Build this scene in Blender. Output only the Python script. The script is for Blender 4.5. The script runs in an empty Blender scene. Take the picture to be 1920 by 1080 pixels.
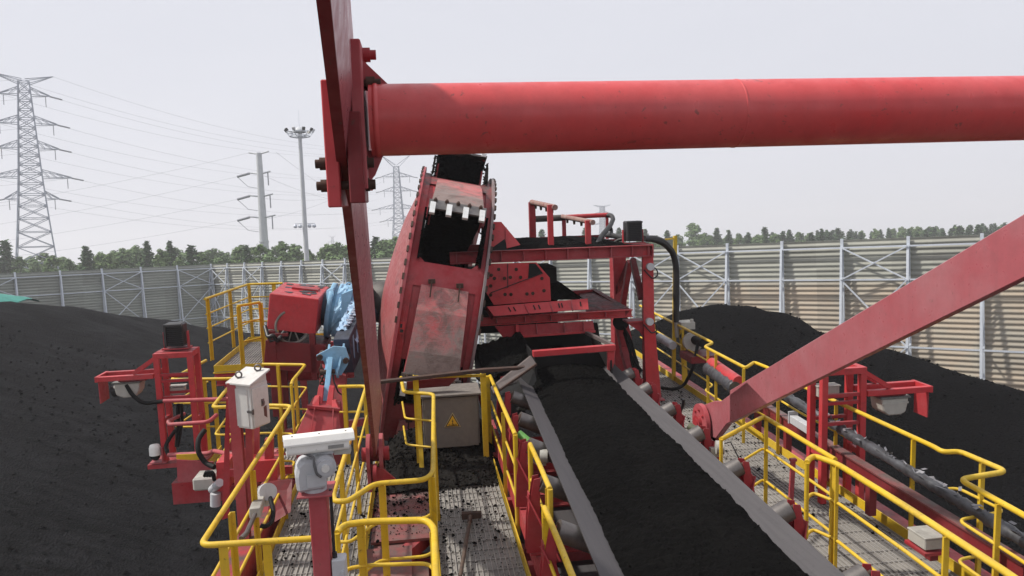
import bpy, bmesh, math, random
from mathutils import Vector, Matrix, noise
C = bpy.context.scene.collection
SC = bpy.context.scene
R = math.radians
V = Vector
random.seed(7)

# ---------------------------------------------------------------- camera, world, sun
FPX, CX, CY = 1400.0, 960.0, 540.0          # the photograph is 1920 x 1080
_f = V((-185, 160, -FPX)).normalized()      # boom heading in lens axes
_u = V((-.042, 1, 72 / FPX)).normalized()   # gravity up in lens axes
_x = _f.cross(_u).normalized()
_y = _u.cross(_x).normalized()
_z = _x.cross(_f).normalized()
W3 = Matrix((_x, _y, _u))                   # lens -> world
B3 = Matrix((_x, _f, _z))                   # lens -> boom
HC = 13.0                                   # eye height over the yard
M = Matrix.Translation((0, 0, HC)) @ (W3 @ B3.transposed()).to_4x4()   # boom -> world
I4 = Matrix.Identity(4)
cam = bpy.data.objects.new('camera', bpy.data.cameras.new('camera'))
C.objects.link(cam)
cam.matrix_world = Matrix.Translation((0, 0, HC)) @ W3.to_4x4()
cam.data.sensor_width = 36
cam.data.lens = FPX / 1920 * 36
cam.data.clip_start = .1
cam.data.clip_end = 9000
SC.camera = cam

SUN = V((-.60, .10, .80)).normalized()      # towards the sun, world axes
sun = bpy.data.objects.new('sun', bpy.data.lights.new('sun', 'SUN'))
C.objects.link(sun)
sun.rotation_euler = SUN.to_track_quat('Z', 'Y').to_euler()
sun.data.energy = 4.6
sun.data.angle = R(2.5)
sun.data.color = (1, .95, .87)

wd = bpy.data.worlds.new('World')
SC.world = wd
wd.use_nodes = True
nt = wd.node_tree
nt.nodes.clear()
sky = nt.nodes.new('ShaderNodeTexSky')
sky.sky_type = 'NISHITA'
sky.sun_disc = False
sky.sun_elevation = math.asin(SUN.z)
sky.sun_rotation = math.atan2(SUN.x, SUN.y)
sky.air_density = 1.0
sky.dust_density = 6.0
bg1 = nt.nodes.new('ShaderNodeBackground')
bg1.inputs[1].default_value = .06
nt.links.new(sky.outputs[0], bg1.inputs[0])
bg2 = nt.nodes.new('ShaderNodeBackground')  # the even high haze of the day
bg2.inputs[0].default_value = (.80, .81, .90, 1)
bg2.inputs[1].default_value = 1.06
wt = nt.nodes.new('ShaderNodeTexCoord')     # faint unevenness of the high overcast
wm = nt.nodes.new('ShaderNodeMapping')
wm.inputs['Scale'].default_value = (1.2, 1.2, 4)
wn = nt.nodes.new('ShaderNodeTexNoise')
wn.inputs['Scale'].default_value = 1.6
wn.inputs['Detail'].default_value = 5
wr = nt.nodes.new('ShaderNodeMix')
wr.data_type = 'RGBA'
wr.inputs[6].default_value = (.745, .76, .84, 1)
wr.inputs[7].default_value = (.86, .865, .93, 1)
nt.links.new(wt.outputs['Generated'], wm.inputs[0])
nt.links.new(wm.outputs[0], wn.inputs['Vector'])
nt.links.new(wn.outputs[0], wr.inputs[0])
nt.links.new(wr.outputs[2], bg2.inputs[0])
mx = nt.nodes.new('ShaderNodeMixShader')
mx.inputs[0].default_value = .86
nt.links.new(bg1.outputs[0], mx.inputs[1])
nt.links.new(bg2.outputs[0], mx.inputs[2])
wo = nt.nodes.new('ShaderNodeOutputWorld')
nt.links.new(mx.outputs[0], wo.inputs[0])
SC.view_settings.view_transform = 'Standard'
SC.view_settings.look = 'None'
SC.view_settings.exposure = 0
SC.view_settings.gamma = 1
SC.render.engine = 'CYCLES'
SC.cycles.use_denoising = True
SC.cycles.max_bounces = 6
SC.cycles.volume_bounces = 1


# ---------------------------------------------------------------- pixel -> point in the place
def ray(px, py, A):
    return A @ V(((px - CX) / FPX, (CY - py) / FPX, -1))


def at(px, py, X=None, Y=None, Z=None):
    """boom-frame point on a plane of the machine that is seen at this pixel"""
    d = ray(px, py, B3)
    i, v = (0, X) if X is not None else (1, Y) if Y is not None else (2, Z)
    return d * (v / d[i])


def atline(px, py, a, b):
    """boom-frame point on the inclined plane Z = a + b*Y"""
    d = ray(px, py, B3)
    return d * (a / (d.z - b * d.y))


def atw(px, py, depth):
    """world point at a distance along the lens axis"""
    return V((0, 0, HC)) + ray(px, py, W3) * depth


# ---------------------------------------------------------------- mesh builder
class MB:
    def __init__(s):
        s.v, s.f, s.sm = [], [], []

    def add(s, vs, fs, smooth=False):
        o = len(s.v)
        s.v += [V(p) for p in vs]
        s.f += [tuple(i + o for i in q) for q in fs]
        s.sm += [smooth] * len(fs)
        return s

    def box(s, c, d, rot=None):
        c, (a, b, e) = V(c), (d[0] / 2, d[1] / 2, d[2] / 2)
        vs = [V((x, y, z)) for x in (-a, a) for y in (-b, b) for z in (-e, e)]
        if rot is not None:
            vs = [rot @ p for p in vs]
        return s.add([p + c for p in vs], [(0, 1, 3, 2), (4, 6, 7, 5), (0, 4, 5, 1), (2, 3, 7, 6), (0, 2, 6, 4), (1, 5, 7, 3)])

    def axes(s, p0, p1, up):
        d = (V(p1) - V(p0)).normalized()
        r = d.cross(V(up))
        if r.length < 1e-4:
            r = d.cross(V((1, 0, .1)))
        r.normalize()
        return d, r, r.cross(d).normalized()

    def beam(s, p0, p1, w, h, up=(0, 0, 1)):
        p0, p1 = V(p0), V(p1)
        d, r, u = s.axes(p0, p1, up)
        vs = [p + r * (i * w / 2) + u * (j * h / 2) for p in (p0, p1) for i, j in ((-1, -1), (1, -1), (1, 1), (-1, 1))]
        return s.add(vs, [(3, 2, 1, 0), (4, 5, 6, 7), (0, 1, 5, 4), (1, 2, 6, 5), (2, 3, 7, 6), (3, 0, 4, 7)])

    def sect(s, p0, p1, prof, up=(0, 0, 1)):
        """extrude a closed 2-D outline along p0-p1"""
        p0, p1 = V(p0), V(p1)
        d, r, u = s.axes(p0, p1, up)
        n = len(prof)
        vs = [p + r * a + u * b for p in (p0, p1) for a, b in prof]
        fs = [tuple(reversed(range(n))), tuple(range(n, 2 * n))]
        fs += [(i, (i + 1) % n, (i + 1) % n + n, i + n) for i in range(n)]
        return s.add(vs, fs)

    def ibeam(s, p0, p1, w, h, t=.014, up=(0, 0, 1)):
        a, b, k = w / 2, h / 2, t / 2
        return s.sect(p0, p1, [(-a, -b), (a, -b), (a, -b + t), (k, -b + t), (k, b - t), (a, b - t), (a, b), (-a, b), (-a, b - t), (-k, b - t), (-k, -b + t), (-a, -b + t)], up)

    def channel(s, p0, p1, w, h, t=.014, up=(0, 0, 1)):
        a, b = w, h / 2
        return s.sect(p0, p1, [(0, -b), (a, -b), (a, -b + t), (t, -b + t), (t, b - t), (a, b - t), (a, b), (0, b)], up)

    def angle(s, p0, p1, w, t=.01, up=(0, 0, 1)):
        return s.sect(p0, p1, [(0, 0), (w, 0), (w, t), (t, t), (t, w), (0, w)], up)

    def cyl(s, p0, p1, r0, r1=None, n=18, caps=True):
        p0, p1 = V(p0), V(p1)
        r1 = r0 if r1 is None else r1
        d, a, b = s.axes(p0, p1, (0, 0, 1))
        ring = [a * math.cos(k * 2 * math.pi / n) + b * math.sin(k * 2 * math.pi / n) for k in range(n)]
        s.add([p0 + q * r0 for q in ring] + [p1 + q * r1 for q in ring], [(i, (i + 1) % n, (i + 1) % n + n, i + n) for i in range(n)], True)
        if caps:
            s.add([p0 + q * r0 for q in ring], [tuple(reversed(range(n)))])
            s.add([p1 + q * r1 for q in ring], [tuple(range(n))])
        return s

    def tube(s, pts, r, n=8, fil=0, close=False):
        pts = [V(p) for p in pts]
        if fil:
            out = [pts[0]]
            for i in range(1, len(pts) - 1):
                a, b, c = pts[i - 1], pts[i], pts[i + 1]
                la, lc = (a - b).length, (c - b).length
                k = min(fil, la * .45, lc * .45)
                q0, q1 = b + (a - b).normalized() * k, b + (c - b).normalized() * k
                for j in range(6):
                    t = j / 5
                    out.append(q0 * (1 - t) ** 2 + b * 2 * t * (1 - t) + q1 * t * t)
            pts = out + [pts[-1]]
        m = len(pts)
        d = [(pts[min(i + 1, m - 1)] - pts[max(i - 1, 0)]).normalized() for i in range(m)]
        a = d[0].orthogonal().normalized()
        vs = []
        for i in range(m):
            a = (a - d[i] * a.dot(d[i])).normalized()
            b = d[i].cross(a)
            rr = r[i] if isinstance(r, (list, tuple)) else r
            vs += [pts[i] + (a * math.cos(k * 2 * math.pi / n) + b * math.sin(k * 2 * math.pi / n)) * rr for k in range(n)]
        fs = [(i * n + k, i * n + (k + 1) % n, (i + 1) * n + (k + 1) % n, (i + 1) * n + k) for i in range(m - 1) for k in range(n)]
        s.add(vs, fs, True)
        s.add(vs[:n], [tuple(reversed(range(n)))])
        s.add(vs[-n:], [tuple(range(n))])
        return s

    def prism(s, poly, ext):
        poly = [V(p) for p in poly]
        n, e = len(poly), V(ext)
        nn = V((0, 0, 0))
        for i in range(n):
            nn += poly[i].cross(poly[(i + 1) % n])
        if nn.dot(e) < 0:
            poly.reverse()
        vs = poly + [p + e for p in poly]
        return s.add(vs, [tuple(reversed(range(n))), tuple(range(n, 2 * n))] + [(i, (i + 1) % n, (i + 1) % n + n, i + n) for i in range(n)])

    def lathe(s, o, ax, prof, n=48, a0=0, a1=2 * math.pi, smooth=True):
        """prof: (distance along axis, radius)"""
        ax = V(ax).normalized()
        p = ax.orthogonal().normalized()
        q = ax.cross(p)
        full = abs(a1 - a0 - 2 * math.pi) < 1e-6
        m = n if full else n + 1
        vs = [V(o) + ax * h + (p * math.cos(a0 + (a1 - a0) * k / n) + q * math.sin(a0 + (a1 - a0) * k / n)) * r for h, r in prof for k in range(m)]
        fs = [(i * m + k, i * m + (k + 1) % m, (i + 1) * m + (k + 1) % m, (i + 1) * m + k) for i in range(len(prof) - 1) for k in range(n)]
        return s.add(vs, fs, smooth)

    def grid(s, fn, nu, nv, smooth=True):
        vs = [fn(i / nu, j / nv) for i in range(nu + 1) for j in range(nv + 1)]
        m = nv + 1
        return s.add(vs, [(i * m + j, (i + 1) * m + j, (i + 1) * m + j + 1, i * m + j + 1) for i in range(nu) for j in range(nv)], smooth)

    def bolt(s, p, ax, r=.022, h=.03):
        p, ax = V(p), V(ax).normalized()
        s.cyl(p, p + ax * h * .35, r * 1.5, n=10)
        return s.cyl(p + ax * h * .35, p + ax * h, r, n=6)

    def lump(s, p, r, flat=.75):
        p = V(p)
        k = [r * random.uniform(.65, 1.15) for _ in range(8)]
        rot = Matrix.Rotation(random.uniform(0, 6.3), 3, 'Z')
        vs = [p + rot @ V((x * k[i], y * k[i], (z * k[i]) * flat + r * flat * .6)) for i, (x, y, z) in enumerate(((1, 0, 0), (.2, .9, .1), (-.9, .3, 0), (-.3, -1, -.1), (.1, .1, 1), (0, 0, -.8), (.6, -.5, .5), (-.5, .5, .6)))]
        return s.add(vs, [(0, 1, 4), (1, 7, 4), (7, 2, 4), (2, 3, 4), (3, 6, 4), (6, 0, 4), (1, 2, 7), (0, 6, 3), (1, 0, 5), (2, 1, 5), (3, 2, 5), (0, 3, 5)])

    def xf(s, m):
        s.v = [m @ p for p in s.v]
        return s

    def mesh(s, name, mat, off=V((0, 0, 0))):
        me = bpy.data.meshes.new(name)
        me.from_pydata([p - off for p in s.v], [], s.f)
        me.polygons.foreach_set('use_smooth', s.sm)
        for m in (mat if isinstance(mat, (list, tuple)) else [mat]):
            me.materials.append(m)
        me.update()
        return me


BASE, FRAME = {}, {}


def props(o, label=None, cat=None, group=None, kind=None):
    if label:
        o['label'] = label
    if cat:
        o['category'] = cat
    if group:
        o['group'] = group
    if kind:
        o['kind'] = kind
    return o


def thing(name, label, cat, base, group=None, fr=None):
    """an Empty at the thing's base; its parts hang under it"""
    fr = M if fr is None else fr
    o = bpy.data.objects.new(name, None)
    o.empty_display_size = .2
    C.objects.link(o)
    o.matrix_world = fr @ Matrix.Translation(V(base))
    BASE[o.name] = V(base)
    return props(o, label, cat, group)


def part(root, name, mb, mat, parent=None, label=None, bev=0, kind=None):
    b = BASE[root.name]
    o = bpy.data.objects.new(name, mb.mesh(name, mat, b))
    C.objects.link(o)
    o.parent = parent if parent is not None else root
    if label:
        o['label'] = label
    if kind:
        o['kind'] = kind
    if bev:
        m = o.modifiers.new('bevel', 'BEVEL')
        m.width, m.segments, m.limit_method = bev, 1, 'ANGLE'
    return o


def solo(name, mb, mat, label=None, cat=None, group=None, kind=None, fr=None, bev=0):
    """a thing (or a piece of the setting) that is one mesh"""
    fr = M if fr is None else fr
    xs = [p.x for p in mb.v]; ys = [p.y for p in mb.v]; zs = [p.z for p in mb.v]
    b = V(((min(xs) + max(xs)) / 2, (min(ys) + max(ys)) / 2, min(zs)))
    o = bpy.data.objects.new(name, mb.mesh(name, mat, b))
    C.objects.link(o)
    o.matrix_world = fr @ Matrix.Translation(b)
    if bev:
        m = o.modifiers.new('bevel', 'BEVEL')
        m.width, m.segments, m.limit_method = bev, 1, 'ANGLE'
    return props(o, label, cat, group, kind)


# ---------------------------------------------------------------- materials
class NT:
    def __init__(s, name):
        s.m = bpy.data.materials.new(name)
        s.m.use_nodes = True
        s.t = s.m.node_tree
        s.b = s.t.nodes['Principled BSDF']
        s.co = s.t.nodes.new('ShaderNodeTexCoord').outputs['Object']

    def n(s, typ, ins=None, **kw):
        x = s.t.nodes.new('ShaderNode' + typ)
        for k, v in kw.items():
            setattr(x, k, v)
        for k, v in (ins or {}).items():
            if hasattr(v, 'is_linked') or isinstance(v, bpy.types.NodeSocket):
                s.t.links.new(v, x.inputs[k])
            else:
                x.inputs[k].default_value = v
        return x

    def noise(s, scale, detail=4, rough=.6, co=None, dist=0):
        return s.n('TexNoise', {'Vector': co or s.co, 'Scale': scale, 'Detail': detail, 'Roughness': rough, 'Distortion': dist}).outputs[0]

    def ramp(s, x, a, b, lo=0., hi=1.):
        return s.n('MapRange', {0: x, 1: a, 2: b, 3: lo, 4: hi}).outputs[0]

    def mix(s, f, a, b):
        x = s.t.nodes.new('ShaderNodeMix')
        x.data_type = 'RGBA'
        for i, v in ((0, f), (6, a), (7, b)):
            if isinstance(v, bpy.types.NodeSocket):
                s.t.links.new(v, x.inputs[i])
            else:
                x.inputs[i].default_value = v if i == 0 else (*v, 1)
        return x.outputs[2]

    def mul(s, a, b, op='MULTIPLY'):
        return s.n('Math', {0: a, 1: b}, operation=op).outputs[0]

    def stretch(s, v):
        return s.n('Mapping', {'Vector': s.co, 'Scale': v}).outputs[0]

    def set(s, **kw):
        for k, v in kw.items():
            i = s.b.inputs[k.replace('_', ' ')]
            if isinstance(v, bpy.types.NodeSocket):
                s.t.links.new(v, i)
            else:
                i.default_value = (*v, 1) if isinstance(v, tuple) else v
        return s

    def bump(s, h, strength=.3, dist=.01):
        o = s.n('Bump', {'Height': h, 'Strength': strength, 'Distance': dist}).outputs[0]
        s.t.links.new(o, s.b.inputs['Normal'])
        return s

    def upness(s):
        g = s.n('NewGeometry').outputs['Normal']
        return s.n('SeparateXYZ', {0: g}).outputs[2]


def paint(name, deep, faded, dust=(.07, .06, .055), dusty=.5, rough=.5, rust=.35, fade=.5, streak=True, spec=.28, grime=.3):
    t = NT(name)
    big = t.noise(1.3, 5, .65)
    fine = t.noise(14, 4, .6)
    col = t.mix(t.mul(t.ramp(big, .38, .68), fade), deep, faded)
    col = t.mix(t.ramp(fine, .3, .75, 0, .28), col, tuple(c * .55 for c in deep))
    if streak:
        st = t.noise(5, 3, .6, t.stretch((3, 3, .35)))
        col = t.mix(t.ramp(st, .52, .78, 0, .3), col, tuple(c * .6 + .03 for c in deep))
    if rust:
        rs = t.noise(6.5, 6, .75, dist=.4)
        col = t.mix(t.ramp(rs, .66, .72, 0, rust), col, (.075, .028, .016))
        sp = t.noise(60, 2, .5)
        col = t.mix(t.ramp(sp, .70, .74, 0, rust * .8), col, (.10, .05, .035))
    gr = t.noise(3.1, 7, .72, dist=.5)
    col = t.mix(t.ramp(gr, .56, .70, 0, grime), col, (.045, .04, .038))
    ch = t.noise(24, 5, .7, dist=.3)
    col = t.mix(t.ramp(ch, .64, .67, 0, rust * 1.3), col, (.10, .055, .045))
    d = t.mul(t.ramp(t.upness(), .35, .9), t.ramp(t.noise(4, 6, .7), .38, .62))
    col = t.mix(t.mul(d, dusty), col, dust)
    t.set(Base_Color=col, Roughness=t.ramp(fine, .3, .7, rough - .1, rough + .18))
    t.b.inputs['Specular IOR Level'].default_value = spec
    t.bump(t.noise(45, 3, .6), .12, .004)
    return t.m


def plain(name, a, b=None, rough=.6, metal=0., scale=8, bump=.15, bscale=40, lo=.35, hi=.7):
    t = NT(name)
    b = b or tuple(c * .6 for c in a)
    t.set(Base_Color=t.mix(t.ramp(t.noise(scale, 5, .65), lo, hi), a, b), Roughness=rough, Metallic=metal)
    if bump:
        t.bump(t.noise(bscale, 4, .6), bump, .006)
    return t.m


red = paint('red_paint', (.37, .026, .035), (.40, .105, .112), dusty=.6, fade=.75, grime=.45)
redtube = paint('red_paint_glossy_old_coat', (.62, .050, .053), (.63, .115, .112), dusty=0, rust=.5, fade=.55, rough=.36, spec=.6, grime=.1)
redpale = paint('red_paint_chalked', (.36, .085, .10), (.38, .16, .175), dusty=.3, rust=.35, fade=.85, spec=.6, rough=.34)
redclean = paint('red_paint_fresh', (.50, .038, .046), (.50, .115, .118), dusty=.4, grime=.4, rust=.45, fade=.5, rough=.42)
redfaded = paint('red_paint_faded', (.40, .06, .072), (.42, .14, .148), dusty=.4, rust=.35, fade=.8)
reddust = paint('red_paint_dusted', (.34, .04, .047), (.36, .11, .11), dust=(.085, .066, .062), dusty=1., rust=.5, grime=.5)
reddark = paint('red_paint_weathered_shaded', (.19, .018, .022), (.21, .045, .05), dust=(.02, .018, .018), dusty=.9, rust=.5)  # weathered dark red; also paints the shade under the left stay
platedust = paint('dust_covered_red_plate', (.20, .055, .055), (.24, .10, .095), dust=(.11, .085, .078), dusty=1., rust=.6, fade=.7, grime=.75)
yellow = paint('yellow_paint', (.64, .42, .018), (.66, .47, .07), dust=(.20, .14, .06), dusty=.3, rust=.5, rough=.45, grime=.42, fade=.7)
blue = paint('blue_paint', (.20, .42, .62), (.33, .53, .68), dust=(.05, .06, .07), dusty=.35, rust=.3, fade=.7)
bluedark = paint('blue_paint_coated_in_grease', (.045, .055, .085), (.06, .07, .1), dust=(.02, .02, .02), dusty=.6, rust=.2)
white = paint('white_paint', (.80, .80, .77), (.74, .73, .69), dust=(.45, .43, .40), dusty=.3, rust=.18, fade=.6, streak=False)
cabinet = paint('cabinet_grey_paint', (.62, .61, .58), (.55, .54, .52), dust=(.30, .28, .26), dusty=.35, rust=.2)
greycast = paint('grey_cast_housing', (.50, .51, .53), (.44, .45, .47), dust=(.26, .26, .26), dusty=.3, rust=.12, streak=False)
beigecase = paint('beige_instrument_case', (.44, .43, .39), (.38, .37, .34), dust=(.12, .11, .10), dusty=.7, rust=.1)
boxgrey = paint('dusty_steel_box', (.20, .18, .16), (.24, .215, .19), dust=(.09, .08, .075), dusty=.6, rust=.25)
steel = plain('worn_steel', (.20, .185, .175), (.11, .10, .095), .45, .7, 5)
rubber = plain('black_rubber', (.007, .007, .0075), (.012, .012, .012), .7)
rubber.node_tree.nodes['Principled BSDF'].inputs['Specular IOR Level'].default_value = .25
beltm = None
black = plain('black_plastic', (.010, .010, .012), (.018, .018, .02), .45, scale=20)
galv = plain('galvanised_steel', (.62, .66, .72), (.52, .56, .62), .5, .25, 1.2)
pylonm = plain('hazed_galvanised_lattice', (.34, .37, .44), (.27, .30, .36), .6, .2, .6)  # galvanised grey, paled and blued so distance haze sits in the colour
concrete = plain('pale_mast_coating', (.52, .54, .56), (.44, .46, .48), .6, 0, .8)
cablem = plain('hazed_aluminium_conductor', (.33, .34, .38), (.27, .28, .31), .6, .3, 1)  # conductor grey lightened to carry the haze of distance
rustm = plain('rusty_steel', (.07, .035, .024), (.035, .022, .018), .8, .2, 9, .3)
toothm = plain('polished_steel_tooth', (.80, .80, .78), (.66, .66, .64), .35, .3, 20, .1)
woodm = plain('worn_wood', (.10, .065, .045), (.05, .035, .03), .8, 0, 12)
hose = plain('grey_black_hose', (.014, .014, .015), (.03, .029, .028), .6, scale=6)
wrapm = plain('grey_plastic_wrap', (.075, .078, .088), (.02, .02, .022), .42, 0, 7, .8, 14)
lensm = plain('dark_glass', (.02, .02, .025), (.012, .012, .014), .08, bump=0)
tarpm = plain('green_tarpaulin', (.03, .25, .20), (.02, .17, .14), .6, 0, 2)
brownplate = plain('dusty_brown_plate', (.13, .105, .10), (.085, .07, .066), .7, .1, 5)
greentape = plain('green_tape', (.10, .30, .05), (.07, .2, .04), .5)

def worn(name='scoured_red_plate'):
    """bucket backs: red paint scoured to bare steel by coal along the cutting side"""
    t = NT(name)
    big = t.noise(1.5, 6, .7)
    col = t.mix(t.ramp(big, .36, .6), (.50, .095, .095), (.44, .16, .15))
    xyz = t.n('SeparateXYZ', {0: t.co})
    zz = t.mul(xyz.outputs[2], 2.9, 'SUBTRACT')
    rad = t.mul(t.mul(t.mul(xyz.outputs[1], xyz.outputs[1]), t.mul(zz, zz), 'ADD'), .5, 'POWER')
    k = t.mul(t.ramp(rad, 2.52, 2.9, -.22, .24), t.noise(2.0, 7, .72, dist=.6), 'ADD')
    scour = t.ramp(k, .40, .60)
    col = t.mix(t.mul(scour, .9), col, (.24, .195, .17))
    br = t.noise(3.3, 7, .75, dist=.8)
    col = t.mix(t.ramp(br, .46, .62, 0, .75), col, (.13, .085, .07))
    scr = t.noise(9, 4, .7, t.stretch((1.2, 5, 5)))
    col = t.mix(t.ramp(scr, .5, .75, 0, .55), col, (.30, .27, .25))
    col = t.mix(t.ramp(t.noise(70, 2), .62, .7, 0, .5), col, (.05, .035, .03))
    t.set(Base_Color=col, Roughness=t.ramp(scour, 0, 1, .55, .45), Metallic=t.mul(scour, .25))
    t.bump(t.noise(50, 4), .2, .004)
    return t.m
scoured = worn()

def beltmat():
    t = NT('belt_rubber')
    streak = t.noise(6, 4, .6, t.stretch((6, .25, 6)))
    col = t.mix(t.ramp(streak, .35, .7), (.050, .046, .049), (.066, .061, .064))
    col = t.mix(t.ramp(t.noise(25, 4, .7), .55, .75, 0, .4), col, (.02, .02, .02))
    t.set(Base_Color=col, Roughness=.62)
    t.bump(t.noise(60, 3), .1, .003)
    return t.m
beltm = beltmat()

def coalmat(name, a, b, scale=1., rough=.75, bump=.8, rill=None):
    t = NT(name)
    g = t.noise(9 * scale, 8, .78)
    v = t.n('TexVoronoi', {'Vector': t.co, 'Scale': 14 * scale}).outputs['Distance']
    col = t.mix(t.ramp(g, .38, .66), a, b)
    col = t.mix(t.ramp(t.noise(.5 * scale, 5, .6), .42, .62, 0, .5), col, tuple(c * 1.35 for c in b))
    if rill is not None:
        mp = t.n('Mapping', {'Vector': t.co, 'Rotation': (0, 0, -rill), 'Scale': (.16, 1.1, .6)}).outputs[0]
        rl = t.noise(1.3, 8, .8, mp, dist=.6)
        col = t.mix(t.ramp(rl, .40, .62), tuple(c * .5 for c in a), col)
        col = t.mix(t.ramp(v, .0, .12, .75, 0), col, tuple(c * 2.2 for c in b))
    sp = t.noise(55 * scale, 2, .5)
    col = t.mix(t.ramp(sp, .68, .74, 0, .5), col, tuple(min(1, c * 3.2) for c in b))
    t.set(Base_Color=col, Roughness=t.ramp(g, .3, .7, rough - .1, rough + .15))
    t.b.inputs['Specular IOR Level'].default_value = .05
    h = t.mul(t.mul(g, 1.2), v, 'ADD')
    t.bump(h, bump, .05 / scale)
    return t.m
coaldry = coalmat('dry_coal', (.008, .008, .0092), (.017, .017, .019), .9, bump=1., rill=-1.465)
coalwet = coalmat('fresh_coal', (.0018, .0018, .0021), (.004, .004, .0044), .9, .85)
coalbelt = coalmat('coal_fines', (.002, .002, .0021), (.0052, .0051, .0049), 3.0, .9)
coaldust = coalmat('coal_spill', (.007, .0065, .006), (.018, .0165, .0155), 3.0, .85)

def gratemat():
    t = NT('galvanised_grating')
    big = t.noise(1.6, 6, .7)
    col = t.mix(t.ramp(big, .35, .65), (.36, .345, .325), (.27, .255, .235))
    t.set(Base_Color=col, Roughness=.6, Metallic=.3)
    return t.m
gratem = gratemat()
def platemat():
    t = NT('dusty_tray_under_grating')
    big = t.noise(1.3, 6, .7)
    fine = t.noise(22, 5, .75)
    col = t.mix(t.ramp(big, .38, .62), (.25, .235, .215), (.17, .158, .146))
    col = t.mix(t.ramp(fine, .58, .68, 0, .8), col, (.02, .019, .018))
    t.set(Base_Color=col, Roughness=.85)
    t.bump(fine, .3, .01)
    return t.m
traym = platemat()

def fencemat(name, dusty):
    t = NT(name)
    st = t.noise(1.2, 5, .65, t.stretch((.25, .25, 3.5)))
    col = t.mix(t.ramp(st, .35, .7), (.38, .38, .33), (.29, .295, .255))
    dark = t.noise(.8, 6, .7, t.stretch((.3, .3, 2.2)))
    col = t.mix(t.ramp(dark, .56, .72, 0, .5), col, (.14, .13, .12))
    # buff dust has settled on the lower sheets, more towards one end
    x = t.n('SeparateXYZ', {0: t.co})
    m = t.mul(t.ramp(x.outputs[0], -9, -20), t.ramp(x.outputs[2], 10.6, 9.9))
    m = t.mul(m, t.ramp(t.noise(.35, 5, .6), .25, .5))
    m = t.mul(m, t.ramp(t.noise(1.1, 6, .75, t.stretch((.35, 1, 1.2))), .3, .62, .45, 1))
    col = t.mix(t.mul(m, dusty), col, (.46, .365, .27))
    # single sheets, some replaced
    cell = t.n('CombineXYZ', {0: t.n('Math', {0: t.mul(x.outputs[0], .49)}, operation='FLOOR').outputs[0], 2: t.n('Math', {0: t.mul(x.outputs[2], .54)}, operation='FLOOR').outputs[0]}).outputs[0]
    wn = t.n('TexWhiteNoise', {'Vector': cell}).outputs[0]
    col = t.mix(t.ramp(wn, 0, 1, 0, .30), col, (.14, .135, .12))
    t.set(Base_Color=col, Roughness=.75)
    return t.m
fencem = fencemat('weathered_corrugated_sheet', .9)
fencem2 = fencemat('weathered_green_grey_sheet', 0)
for nd in fencem2.node_tree.nodes:      # a greener, duller coating on the left run
    if nd.type == 'MIX' and not nd.inputs[6].is_linked:
        nd.inputs[6].default_value, nd.inputs[7].default_value = (.345, .36, .32, 1), (.28, .30, .265, 1)

def leafmat(name, a, b):
    t = NT(name)
    g = t.n('NewGeometry')
    col = t.mix(t.ramp(g.outputs['Random Per Island'], 0, 1), a, b)
    t.set(Base_Color=col, Roughness=.8)
    t.b.inputs['Specular IOR Level'].default_value = .15
    return t.m
leaf1 = leafmat('conifer_needles', (.036, .078, .03), (.075, .135, .052))
leaf2 = leafmat('broad_leaves', (.07, .125, .04), (.145, .215, .08))
leaf3 = leafmat('pale_leaves', (.10, .16, .065), (.17, .25, .11))
bark = plain('bark', (.07, .055, .045), (.04, .03, .025), .9, 0, 6)
groundm = plain('yard_ground', (.045, .043, .042), (.09, .082, .072), .9, 0, .08, .3, 3)
fieldm = None

# ================================================================ THE SETTING
# ---------------------------------------------------------------- ground and coal
g = MB()
g.add([(-1280, -710, 0), (1280, -710, 0), (1280, 1550, 0), (-1280, 1550, 0)], [(0, 1, 2, 3)])
solo('ground', g, groundm, kind='structure', fr=I4)


def seg_dist(p, a, b):
    ab = b - a
    t = max(0, min(1, (p - a).dot(ab) / max(1e-6, ab.length_squared)))
    return (p - (a + ab * t)).length, t


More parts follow.
